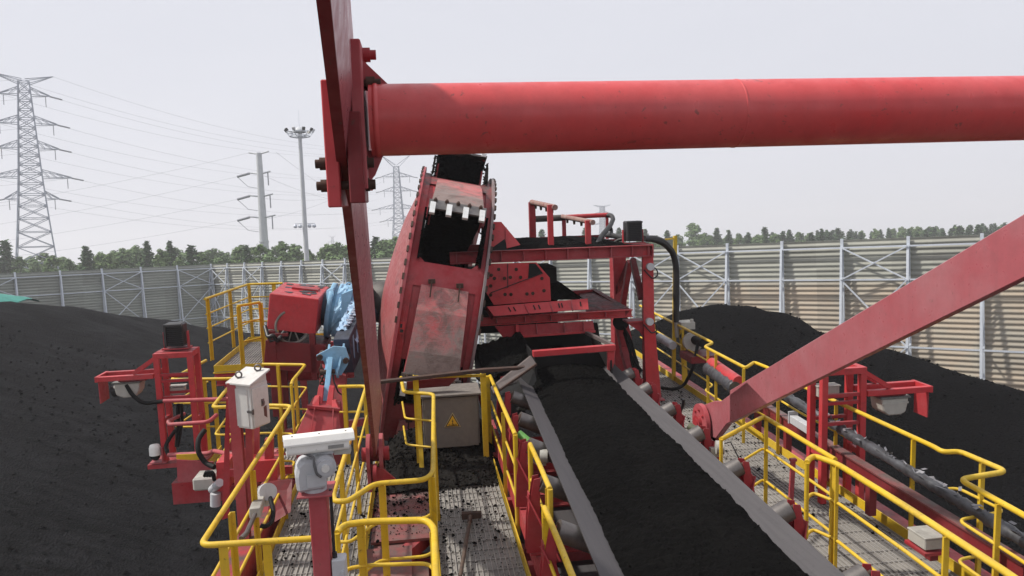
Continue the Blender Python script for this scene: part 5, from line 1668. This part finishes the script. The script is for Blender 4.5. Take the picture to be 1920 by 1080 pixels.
jb = at(632, 1046, Y=CYY - .03)
jbx = thing('junction_box', 'grey junction box on the side of the foreground camera post', 'junction box', jb - V((0, 0, .3)))
part(jbx, 'box', MB().box((pxr + .045, CYY - .01, jb.z - .12), (.085, .10, .24)), greycast, bev=.008)
part(jbx, 'clip', MB().box((pxr + .066, CYY - .066, jb.z - .10), (.016, .012, .05)), greycast)
part(jbx, 'gland', MB().cyl((pxr + .02, CYY - .02, jb.z), (pxr + .02, CYY - .02, jb.z + .035), .016, n=10), black)

cp = at(592, 866, Y=CYY)
ptz = thing('security_camera', 'white weatherproof camera housing on a grey pan and tilt head', 'camera', (cp.x, CYY, ptop + .013))
hd = MB()
bx = at(590, 880, Y=CYY)
# pan-tilt body: rounded shell
prof = [(-.095, 0), (.075, 0), (.085, .03), (.085, .13), (.06, .19), (-.045, .205), (-.085, .17), (-.10, .1)]
base = V((bx.x - .005, CYY - .07, ptop + .03))
yawm = Matrix.Rotation(R(12), 3, 'Z')
hd.prism([base + yawm @ V((x, 0, z)) for x, z in prof], yawm @ V((0, .15, 0)))
head = part(ptz, 'pan_tilt_head', hd, greycast, bev=.018)
part(ptz, 'head_base', MB().cyl((base.x, CYY + .01, ptop + .012), (base.x, CYY + .01, ptop + .035), .07, n=24), greycast)
ac = base + yawm @ V((.075, .02, .155))
part(ptz, 'tilt_hub', MB().cyl(ac + yawm @ V((0, -.055, 0)), ac + yawm @ V((0, .15, 0)), .068, n=32).cyl(ac + yawm @ V((0, -.07, 0)), ac + yawm @ V((0, -.055, 0)), .05, n=24), greycast, bev=.004)
part(ptz, 'hub_cap', MB().cyl(ac + yawm @ V((0, -.085, 0)), ac + yawm @ V((0, -.07, 0)), .024, n=16), toothm)
part(ptz, 'head_plate', MB().box(base + yawm @ V((.02, -.006, .07)), (.115, .008, .085), yawm), greycast, bev=.003)
part(ptz, 'tilt_arm', MB().box(ac + V((-.02, .05, .075)), (.16, .1, .02)), greycast)
# housing: long box with a peaked sun shield, pointing left
L0, L1 = at(535, 838, Y=CYY - .06), at(660, 823, Y=CYY + .03)
ax_ = (L1 - L0).normalized()
ln = (L1 - L0).length
sd_ = ax_.cross(V((0, 0, 1))).normalized()
if sd_.y > 0: sd_ = -sd_
upv = ax_.cross(sd_).normalized()
if upv.z < 0: upv = -upv
def hp_(a, s, h):
    return L0 + ax_ * a + sd_ * s + upv * h
def extr(poly, a0, a1):
    return MB().prism([hp_(a0, s, h) for s, h in poly], ax_ * (a1 - a0))
lower = [(-.052, -.045), (.052, -.045), (.062, -.03), (.062, .018), (-.062, .018), (-.062, -.03)]
part(ptz, 'housing', extr(lower, .01, ln - .025), white, bev=.004)
shield = [(.069, .012), (.069, .024), (.045, .058), (.03, .064), (-.03, .064), (-.045, .058), (-.069, .024), (-.069, .012), (-.062, .012), (-.062, .02), (-.04, .052), (.04, .052), (.062, .02), (.062, .012)]
part(ptz, 'sun_shield', extr(shield, -.012, ln + .008), white, bev=.002)
part(ptz, 'front_frame', extr([(-.058, -.048), (.058, -.048), (.062, .02), (.04, .052), (-.04, .052), (-.062, .02)], .002, .012), white)
part(ptz, 'front_glass', extr([(-.036, -.018), (.036, -.018), (.036, .034), (-.036, .034)], -.002, .002), lensm)
part(ptz, 'wiper', extr([(-.006, -.03), (.012, -.03), (.006, .03), (-.002, .03)], -.008, -.002), steel)
part(ptz, 'name_plate', MB().prism([hp_(ln - .155, .0635, -.004), hp_(ln - .06, .0635, -.004), hp_(ln - .06, .0635, -.026), hp_(ln - .155, .0635, -.026)], sd_ * .0015), plain('plate_grey', (.30, .30, .29), (.22, .22, .21), .5, bump=0))
part(ptz, 'rear_gland', MB().box(hp_(ln - .06, 0, -.062), (.10, .07, .035)), beigecase)
part(ptz, 'head_wire', MB().tube([hp_(.10, .03, -.045), hp_(.16, .075, -.06), ac + V((-.05, -.08, .03)), ac + V((-.035, -.085, -.03)), ac + V((-.01, -.08, -.05))], .008, 8, .03), plain('dark_grey_wire', (.10, .10, .105), (.07, .07, .07), .5, bump=0))
for k in (.1, .5, .9):
    part(ptz, 'screw', MB().bolt(hp_(ln * k, .02, .064), upv, .004, .004), steel)

# white cabinet on its red post
KY = 7.6
kp0, kp1 = at(437, 716, Y=KY), at(440, 965, Y=KY)
kpst = thing('cabinet_post', 'red steel channel post behind the outer left handrail carrying the white cabinet', 'post', (kp0.x, KY, -3.36))
part(kpst, 'post', MB().ibeam((kp0.x, KY, -3.5), (kp0.x, KY, kp0.z), .10, .11, .012, up=(0, 1, 0)), redfaded, bev=.002)
k1 = at(424, 745, Y=KY + .15)
part(kpst, 'stiffener', MB().prism([at(424, 750, Y=KY + .1), at(430, 745, Y=KY + .1), at(430, 970, Y=KY + .1), at(416, 975, Y=KY + .1)], (0, .012, 0)), red)
part(kpst, 'rear_post', MB().beam(at(468, 800, Y=KY + .3), at(468, 960, Y=KY + .3), .07, .07, (0, 1, 0)), redfaded)
kw, kd, kh = .34, .30, .0
ctop, cbot = at(470, 722, Y=KY - .12).z, at(472, 804, Y=KY - .12).z
kc = V((at(468, 760, Y=KY).x, KY + .02, (ctop + cbot) / 2))
kr = Matrix.Rotation(R(-32), 3, 'Z')
kh = ctop - cbot
wc = thing('control_cabinet', 'white steel control cabinet with eye bolts on top on a red post', 'cabinet', (kc.x, kc.y, cbot))
lo_k = lambda x, y, z: kc + kr @ V((x, y, z))
body = part(wc, 'cabinet', MB().box(kc, (.27, .24, kh), kr), cabinet, bev=.006)
part(wc, 'door', MB().box(lo_k(.142, 0, -.01), (.012, .22, kh - .05), kr), cabinet, bev=.003)
part(wc, 'side_panel', MB().box(lo_k(-.01, -.122, -.01), (.21, .008, kh - .06), kr), cabinet, bev=.002)
rf = MB()
hf = kh / 2
rf.prism([lo_k(-.155, -.15, hf), lo_k(.165, -.15, hf), lo_k(.165, .14, hf + .10), lo_k(-.155, .14, hf + .10)], (0, 0, .02))
rf.prism([lo_k(-.13, -.115, hf), lo_k(-.13, .115, hf), lo_k(-.13, .115, hf + .085)], kr @ V((.26, 0, 0)))
part(wc, 'sloped_roof', rf, cabinet, bev=.003)
for x, y in ((-.06, -.06), (.06, .08)):
    q = lo_k(x, y, hf + .05 + y * .34 + .055)
    part(wc, 'eye_bolt', MB().tube([q + V((.030 * math.cos(a * .524), 0, .030 * math.sin(a * .524))) for a in range(13)], .009, 8).cyl(q - V((0, 0, .07)), q - V((0, 0, .03)), .01, n=8), steel)
part(wc, 'hinge', MB().box(lo_k(.125, -.13, -.04), (.07, .02, .022), kr).cyl(lo_k(.155, -.125, -.065), lo_k(.155, -.125, -.015), .011, n=10), steel)
part(wc, 'lock_handle', MB().box(lo_k(.150, .02, .02), (.012, .035, .07), kr).box(lo_k(.160, .02, .02), (.02, .02, .03), kr), steel)
part(wc, 'label_plate', MB().prism([lo_k(.1485, .03, -.03), lo_k(.1485, .07, -.02), lo_k(.1485, .07, -.15), lo_k(.1485, .03, -.12)], kr @ V((.002, 0, 0))), plain('dark_label', (.12, .05, .04), (.08, .035, .03), .6, bump=0))


def scanframe(name, lab, x0, x1, y, dep, zb, zt, arm, s):
    """portal of square tube with a cantilever arm on side s"""
    t = thing(name, lab, 'frame', ((x0 + x1) / 2, y + dep / 2, zb))
    w = .072
    for xq in (x0, x1):
        for yq in (y, y + dep):
            part(t, 'post', MB().box((xq, yq, (zb + zt) / 2), (w, w, zt - zb)), redclean, bev=.003)
    for yq in (y, y + dep):
        part(t, 'top_beam', MB().box(((x0 + x1) / 2, yq, zt + w / 2), (x1 - x0 + w, w, w)), redclean, bev=.003)
    for xq in (x0, x1):
        part(t, 'top_tie', MB().box((xq, y + dep / 2, zt + w / 2), (w, dep - w, w)), redclean)
    H = zt - zb
    for k in (.16, .52, .68):
        for yq in ((y, y + dep) if k > .5 else (y,)):
            part(t, 'rung', MB().box(((x0 + x1) / 2, yq, zt - H * (k if k < .5 else k - .3)), (x1 - x0 - w, w * .6, w * .5)), red)
    for xq in (x0, x1):
        part(t, 'side_rung', MB().box((xq, y + dep / 2, zt - H * .62), (w * .6, dep - w, w)), redclean)
    xr = x1 if s > 0 else x0
    za = zt - .24
    for yq in (y, y + dep):
        part(t, 'arm', MB().box(((xr + arm) / 2 + s * w / 2, yq, za), (abs(arm - xr) - w * .5, w * .9, w * .9)), redclean, bev=.003)
        part(t, 'arm_brace', MB().beam((xr + s * .02, yq, zt + .01), (xr + (arm - xr) * .42, yq, za + .05), w * .7, w * .7, (0, 1, 0)), redclean)
    part(t, 'arm_end', MB().box((arm + s * w * .4, y + dep / 2, za), (w * .5, dep + w, w)), redclean)
    part(t, 'end_plate', MB().box((arm + s * w * .2, y + dep * .45, za - .19), (.014, dep * .9, .30)), red)
    part(t, 'mount_plate', MB().box((xr + (arm - xr) * .45, y + dep / 2, za - .05), (.36, dep, .014)), reddark)
    return t, za


fy_ = 7.75
ra, rb = at(1545, 930, Y=fy_), at(1617, 701, Y=fy_)
rx0 = at(1545, 700, Y=fy_).x
arx = at(1738, 745, Y=fy_).x
ft, za = scanframe('scanner_frame', 'red tubular frame with an arm reaching right over the fresh coal', rx0, rb.x, fy_, .26, ZD, at(1545, 704, Y=fy_).z, arx, 1)
def scanner(lab, c, s, black_end):
    t = thing('laser_scanner', lab, 'scanner', c - V((0, 0, .2)), 'scanners under the frame arms')
    pr = [(-.17, 0), (.17, 0), (.165, -.06), (.14, -.17), (.08, -.20), (-.08, -.20), (-.14, -.15)] if s > 0 else [(-.17, 0), (.17, 0), (.15, -.12), (.10, -.20), (-.06, -.20), (-.15, -.16)]
    part(t, 'case', MB().prism([c + V((x, -.12, z)) for x, z in pr], (0, .24, 0)), beigecase, bev=.014)
    part(t, 'lid', MB().box(c + V((0, 0, .012)), (.37, .27, .022)), plain('speckled_lid', (.20, .20, .19), (.10, .10, .10), .8, 0, 30), bev=.004)
    part(t, 'case_rib', MB().box(c + V((0, -.122, -.055)), (.33, .008, .02)), beigecase)
    if black_end:
        part(t, 'window_hood', MB().cyl(c + V((-.13, 0, -.11)), c + V((-.235, 0, -.125)), .085, .075, 20), black)
    else:
        part(t, 'window', MB().box(c + V((.155, 0, -.10)), (.02, .18, .08)), lensm)
    return t
q = at(1666, 762, Y=fy_ + .13)
scanner('grey scanner case hanging under the arm of the right frame', V((q.x, fy_ + .13, za - .09)), 1, 0)
jb2 = at(1555, 738, Y=fy_ + .2)
j2 = thing('terminal_box', 'small beige terminal box inside the right scanner frame', 'box', jb2 - V((0, 0, .1)))
part(j2, 'box', MB().box((rx0 + .16, fy_ + .22, za - .0), (.26, .12, .12)), beigecase, bev=.006)
part(j2, 'lid', MB().box((rx0 + .16, fy_ + .22, za + .066), (.28, .14, .012)), beigecase)

ly = 10.6
lx0, lx1 = at(296, 700, Y=ly).x, at(359, 700, Y=ly).x
lft, zal = scanframe('scanner_frame', 'red tubular frame with an arm reaching left over the dry coal', lx0, lx1, ly, .32, at(300, 866, Y=ly).z, at(300, 672, Y=ly).z, at(186, 710, Y=ly).x, -1)
q = at(243, 715, Y=ly + .16)
scanner('grey scanner with a black snout hanging under the arm of the left frame', V((q.x, ly + .16, zal - .09)), -1, 1)
floodlight('floodlight', 304, 609, 344, 650, ly + .05, 'square black floodlight on top of the left scanner frame')
fb = at(300, 866, Y=ly).z
part(lft, 'foot_beam', MB().box(((lx0 + lx1) / 2 - .05, ly + .12, fb - .04), (lx1 - lx0 + .34, .4, .06)), red)
outr = thing('outrigger_beam', 'red outrigger plate girder below the left scanner frame', 'girder', at(350, 900, Y=ly - .6))
o0, o1, o2, o3 = at(331, 862, Y=ly - .75), at(400, 866, Y=ly - .75), at(402, 904, Y=ly - .75), at(333, 903, Y=ly - .75)
part(outr, 'web', MB().prism([o0, o1, o2, o3], (0, .02, 0)), redfaded)
part(outr, 'toe_strip', MB().beam(at(331, 858, Y=ly - .72), at(378, 856, Y=ly - .72), .012, .08), yellow)
part(outr, 'beam', MB().box((at(400, 880, Y=ly).x + .45, ly - .1, -3.86), (1.9, .24, .3)), red)
jb3 = thing('terminal_box', 'small beige terminal box inside the left scanner frame', 'box', at(333, 740, Y=ly + .3))
part(jb3, 'box', MB().box(at(334, 732, Y=ly + .36), (.2, .1, .1)), beigecase, bev=.004)
part(jb3, 'lid', MB().box(at(334, 724, Y=ly + .36) + V((0, 0, .012)), (.22, .12, .012)), beigecase)
dm = at(291, 850, Y=ly - .05)
dc = thing('dome_camera', 'small white dome camera at the foot of the left scanner frame', 'camera', dm - V((0, 0, .14)))
part(dc, 'cap', MB().lathe(dm, (0, 0, 1), [(-.02, .075), (.08, .075), (.12, .06), (.135, .01)], 20), white)
part(dc, 'ball', MB().lathe(dm - V((0, 0, .02)), (0, 0, -1), [(0, .066), (.04, .062), (.075, .035), (.085, .003)], 20), lensm)
part(dc, 'bracket', MB().box(dm + V((.04, .02, -.125)), (.22, .16, .014)).box(dm + V((.10, .0, -.02)), (.02, .06, .2)), redfaded)

# conduits and cables round the left frame
cd = thing('cable_conduit', 'faded red conduit pipes with black hose ends running to the left scanner frame', 'conduit', at(420, 810, Y=ly - .5))
part(cd, 'conduit', MB().tube([at(307, 752, Y=ly - .1), at(430, 748, Y=ly - .3), at(500, 745, Y=ly - .4)], .030, 8), redfaded)
part(cd, 'conduit', MB().tube([at(345, 776, Y=ly + .4), at(315, 790, Y=ly - .15), at(318, 796, Y=ly - .2), at(392, 791, Y=ly - .5), at(406, 778, Y=ly - .3)], .028, 8, .1), redfaded)
part(cd, 'conduit', MB().tube([at(316, 853, Y=ly - .15), at(392, 850, Y=ly - .5), at(400, 845, Y=ly - .7), at(430, 852, Y=ly - 1.2), at(520, 848, Y=ly - 1.4)], .030, 8, .1), redfaded)
part(cd, 'hose', MB().tube([at(237, 722, Y=ly + .05), at(247, 740, Y=ly), at(268, 757, Y=ly - .05), at(307, 752, Y=ly - .1)], .028, 8, .3), rubber)
part(cd, 'hose', MB().tube([at(328, 808, Y=ly + .2), at(318, 822, Y=ly), at(309, 838, Y=ly - .1), at(316, 853, Y=ly - .15)], .026, 8, .3), rubber)
part(cd, 'hose', MB().tube([at(384, 806, Y=ly - .6), at(372, 822, Y=ly - .7), at(370, 845, Y=ly - .8), at(384, 868, Y=ly - .8), at(402, 876, Y=ly - .9)], .034, 8, .4), rubber)
part(cd, 'hose', MB().tube([at(334, 757, Y=ly + .25), at(334, 800, Y=ly + .25), at(331, 838, Y=ly + .2)], .026, 8), rubber)
part(cd, 'hose', MB().tube([at(340, 757, Y=ly + .2), at(342, 790, Y=ly + .2), at(333, 838, Y=ly + .1)], .02, 8), rubber)

mb_ = thing('mechanism_box', 'pale grey casing and red plate slung below the left outrigger', 'box', at(385, 905, Y=9.2))
part(mb_, 'casing', MB().box(at(388, 900, Y=9.3), (.26, .3, .16)), beigecase, bev=.02)
part(mb_, 'plate', MB().prism([at(405, 868, Y=9.0), at(428, 866, Y=9.0), at(428, 920, Y=9.0), at(408, 920, Y=9.0)], (0, .3, 0)), redclean)
part(mb_, 'coupling', MB().cyl(at(398, 918, Y=9.1), at(412, 905, Y=8.9), .05, n=14).cyl(at(404, 925, Y=9.0), at(404, 948, Y=9.0), .06, n=14), greycast)
for k in range(3):
    part(mb_, 'hose', MB().tube([at(384 + 5 * k, 892, Y=9.0), at(387 + 5 * k, 884, Y=8.9), at(400, 886 + 3 * k, Y=8.9), at(402, 900, Y=8.95)], .022, 7, .1), rubber)

# instruments along the left walkway
ins = thing('belt_scale_unit', 'pale grey instrument bar with a round gauge beside the left walkway', 'instrument', at(490, 960, Y=7.4))
part(ins, 'bar', MB().beam(at(478, 962, Y=6.9), at(494, 918, Y=7.8), .10, .09), beigecase, bev=.006)
part(ins, 'gauge', MB().cyl(at(499, 922, Y=7.5), at(503, 922, Y=7.38), .085, n=24).cyl(at(499, 926, Y=7.45) - V((0, 0, .12)), at(499, 924, Y=7.45), .03, n=12), greycast)
part(ins, 'hose', MB().tube([at(506, 930, Y=7.4), at(513, 960, Y=7.2), at(510, 980, Y=7.1), at(496, 988, Y=7.0), at(488, 985, Y=7.0)], .022, 8, .2), rubber)
part(ins, 'conduit', MB().tube([at(478, 965, Y=6.85), at(462, 1000, Y=6.4), at(452, 1010, Y=6.3)], .022, 8), steel)
for k, (px, py) in enumerate(((470, 905), (520, 800))):
    pass

# long pipe wrapped in plastic beyond the right railing
wpth = [at(1405, 700, Y=10.8), at(1445, 746, Y=9.4)]
lp = thing('wrapped_pipe', 'long pipe in torn grey plastic wrap outside the right handrail', 'pipe', at(1700, 900, Y=7))
pa, pb = at(1628, 842, Y=7.1), at(1960, 1040, Y=4.9)
def rough_tube(a, b, r, n, amp, sd):
    rnd = random.Random(sd)
    pts = [a.lerp(b, k / n) for k in range(n + 1)]
    return MB().tube(pts, [r * (1 + rnd.uniform(-amp, amp)) for _ in pts], 12)
pf, pn_ = at(1470, 740, Y=9.1), pb + (pb - pa) * .25
part(lp, 'pipe', rough_tube(pf + (pf - pn_) * .02, pn_, .055, 90, .16, 5), wrapm)
sh = MB()
rnd = random.Random(11)
for k in range(95):
    t_ = rnd.uniform(.1, .85)
    c_ = pf.lerp(pn_, t_) + V((rnd.gauss(0, .025), 0, .045))
    d1, d2 = V((rnd.gauss(0, .02), rnd.gauss(0, .05), rnd.uniform(0, .035))), V((rnd.gauss(0, .02), rnd.gauss(0, .045), rnd.uniform(-.02, .02)))
    sh.add([c_, c_ + d1, c_ + d1 + d2, c_ + d2], [(0, 1, 2, 3)])
part(lp, 'torn_wrap', sh, plain('pale_torn_plastic', (.25, .25, .27), (.10, .10, .115), .4, 0, 9), kind='stuff')
sp2 = thing('wrapped_sleeve', 'dusty grey sleeve over a red roller outside the right handrail', 'roller', at(1420, 720, Y=10))
s_a, s_b = at(1328, 690, Y=11.4), at(1378, 727, Y=10.2)
part(sp2, 'sleeve', rough_tube(s_a, s_b, .10, 24, .12, 8), wrapm)
part(sp2, 'roller', MB().cyl(s_a + V((.06, 0, .08)), s_b + V((.06, 0, .08)), .09, n=16), redclean)
lb = thing('long_light_fitting', 'pale grey box section fixed beside the right scanner frame', 'light fitting', at(1500, 790, Y=8.6))
part(lb, 'body', MB().beam(at(1488, 786, Y=8.9), at(1520, 806, Y=8.1), .10, .10), greycast, bev=.005)
part(lb, 'end_cap', MB().box(at(1487, 782, Y=8.95), (.13, .02, .16)), greycast)
sb = thing('junction_box', 'pale junction box on a red shelf below the right handrail', 'junction box', at(1735, 1018, Y=6.1))
q = at(1736, 1010, Y=5.9)
part(sb, 'box', MB().box(q, (.19, .24, .10)), beigecase, bev=.008)
part(sb, 'lid', MB().box(q + V((0, 0, .058)), (.20, .25, .016)), beigecase, bev=.004)
part(sb, 'shelf', MB().box(q + V((.01, 0, -.08)), (.24, .28, .03)), red)
rbm = thing('pipe_support', 'weathered red side beam outside the right handrail', 'beam', at(1650, 890, Y=7))
b0, b1 = at(1395, 745, Y=10.4), at(1860, 1040, Y=5.0)
part(rbm, 'beam', MB().beam(b0 + V((.22, 0, -.14)), b1 + V((.22, -.1, -.14)), .07, .14), reddark)
part(rbm, 'top_strip', MB().beam(b0 + V((.22, 0, -.05)), b1 + V((.22, -.1, -.05)), .11, .018), platedust)
for k in range(6):
    q = b0.lerp(b1, k / 5) + V((.22, 0, -.38))
    part(rbm, 'leg', MB().box(q, (.08, .08, .36)), reddark)
mt_ = thing('gear_motor', 'beige motor and grey cylinder outside the railing near the yellow pole', 'motor', at(1300, 650, Y=13.5))
part(mt_, 'motor_box', MB().box(at(1285, 609, Y=13.6), (.28, .3, .14)).box(at(1297, 604, Y=13.5), (.05, .06, .12)), beigecase, bev=.006)
part(mt_, 'flange', MB().cyl(at(1296, 640, Y=13.3), at(1300, 642, Y=13.0), .17, n=20), beigecase)
part(mt_, 'cylinder', MB().cyl(at(1282, 630, Y=13.6), at(1320, 643, Y=12.6), .085, n=16), rubber)
part(mt_, 'tank', MB().cyl(at(1236, 632, Y=14.0), at(1262, 648, Y=13.4), .08, n=16), greycast)
part(mt_, 'mount', MB().box(at(1310, 668, Y=12.8), (.5, .6, .12)), reddark)
for i, (px, py) in enumerate(((1219, 500), (1218, 603))):
    q = at(px, py, Y=GY - .06)
    t_ = thing('round_switch', ('upper', 'lower')[i] + ' round pale lamp fitting on the right gantry column', 'lamp fitting', q - V((0, 0, .1)))
    part(t_, 'face', MB().cyl(q, q - V((0, .04, 0)), .065, n=22), greycast)
    part(t_, 'body', MB().cyl(q + V((0, .06, 0)), q, .06, n=16), beigecase)
    part(t_, 'wire', MB().tube([q, q + V((.12, 0, -.04)), q + V((.14, 0, -.16)), q + V((.05, .02, -.22)), q + V((-.1, .04, -.05))], .012, 6, .06), black)
st_ = thing('steel_stake', 'red steel stake standing at the inner edge of the right walkway', 'stake', at(1484, 950, Z=ZD))
part(st_, 'bar', MB().beam(at(1482, 955, Z=ZD), at(1487, 862, Y=at(1482, 955, Z=ZD).y), .055, .03, (0, 1, 0)), redfaded, bev=.003)
part(st_, 'cap', MB().box(at(1487, 862, Y=at(1482, 955, Z=ZD).y), (.07, .05, .03)), redfaded)
lv = thing('lever', 'small bent dark lever beside the right stay foot', 'lever', at(1277, 790, Y=9.6))
part(lv, 'rod', MB().tube([at(1274, 790, Y=9.6), at(1276, 770, Y=9.6), at(1281, 760, Y=9.55), at(1282, 748, Y=9.5)], .022, 8, .04), black)
part(lv, 'knuckle', MB().cyl(at(1274, 790, Y=9.62), at(1274, 790, Y=9.5), .04, n=10), rustm)
# bundle of cables hanging beside the near gantry column
cbn = thing('cable_bundle', 'tangle of black cables hanging behind the right gantry column', 'cables', at(1195, 710, Y=12.7))
for k in range(9):
    rnd = random.Random(k)
    part(cbn, 'cable', MB().tube([at(1168 + rnd.uniform(0, 8), 612 + rnd.uniform(0, 12), Y=12.9), at(1178 + rnd.uniform(-4, 10), 640 + rnd.uniform(-6, 6), Y=12.8), at(1190 + rnd.uniform(-8, 8), 672 + rnd.uniform(-8, 8), Y=12.7), at(1192 + rnd.uniform(-6, 12), 700 + rnd.uniform(-10, 20), Y=12.6)], rnd.uniform(.014, .026), 6, .2), rubber)

# ---------------------------------------------------------------- spilt coal lying about the decks
def spill(pts, r0, r1, mat, sd):
    rnd = random.Random(sd)
    m = MB()
    for (x0, x1, y0, y1, z, n, pw) in pts:
        for _ in range(n):
            v = rnd.random() ** pw
            p = V((rnd.uniform(x0, x1), y1 - (y1 - y0) * v, z))
            random.seed(rnd.random())
            m.lump(p, r0 + (r1 - r0) * rnd.random() ** 3, .8)
    solo('coal_rubble', m, mat, kind='stuff')
spill([(.10, .90, 7.2, 10.6, ZD, 520, 1.7), (.10, .90, 4.5, 8, ZD, 50, 1), (.10, .20, 5, 9.6, ZD, 130, 1), (-.66, .05, 8.3, 9.7, ZD - .012, 260, 1.6), (-.6, -.22, 4.6, 8, ZD - .012, 50, .8),
       (-1.6, -.72, 6.4, 10.2, ZD, 190, 1.5), (-1.6, -1.35, 5, 9, ZD, 60, 1), (-3.3, -1.8, 9.8, 11.2, ZD, 30, 1), (3.74, 4.84, 8.6, 16, ZD, 420, .8), (4.5, 4.84, 5, 9, ZD, 40, 1), (3.7, 4.84, 3.5, 9, ZD, 26, 1)], .006, .031, coalwet, 21)
spill([(.10, .90, 6.2, 10.4, ZD, 1500, 1.5), (-.66, .05, 7.9, 9.7, ZD - .014, 900, 1.0), (-1.6, -.72, 6.0, 10.2, ZD, 400, 1.2), (3.74, 4.84, 8.2, 16, ZD, 900, .8)], .004, .013, coaldust, 33)
def berm(u, v):
    x, y = -.65 + 1.75 * u, 9.1 + 1.7 * v
    e = min(1, min(u, 1 - u) * 6)
    return V((x, y, ZD - .03 + e * (.05 + .42 * v ** 1.5 * (.55 + .45 * u) + .03 * noise.fractal(V((x * 4, y * 4, 1)), 1, 2, 4))))
bm = MB().grid(berm, 90, 90)
rnd = random.Random(77)
for k in range(2200):
    random.seed(k)
    bm.lump(berm(rnd.random(), rnd.random()) - V((0, 0, .004)), .006 + .03 * rnd.random() ** 4, .8)
solo('coal_spill', bm, coaldust, kind='stuff')

# ---------------------------------------------------------------- the day's haze
hz = MB().box((0, 420, 36), (2600, 2300, 74 + .0))
hm = bpy.data.materials.new('haze_air')
hm.use_nodes = True
t_ = hm.node_tree
t_.nodes.clear()
pv = t_.nodes.new('ShaderNodeVolumePrincipled')
pv.inputs['Color'].default_value = (.97, .975, 1, 1)
pv.inputs['Density'].default_value = .0007
pv.inputs['Anisotropy'].default_value = .2
ot = t_.nodes.new('ShaderNodeOutputMaterial')
t_.links.new(pv.outputs[0], ot.inputs['Volume'])
HAZE = True
if HAZE:
    solo('haze', hz, hm, kind='stuff', fr=I4)
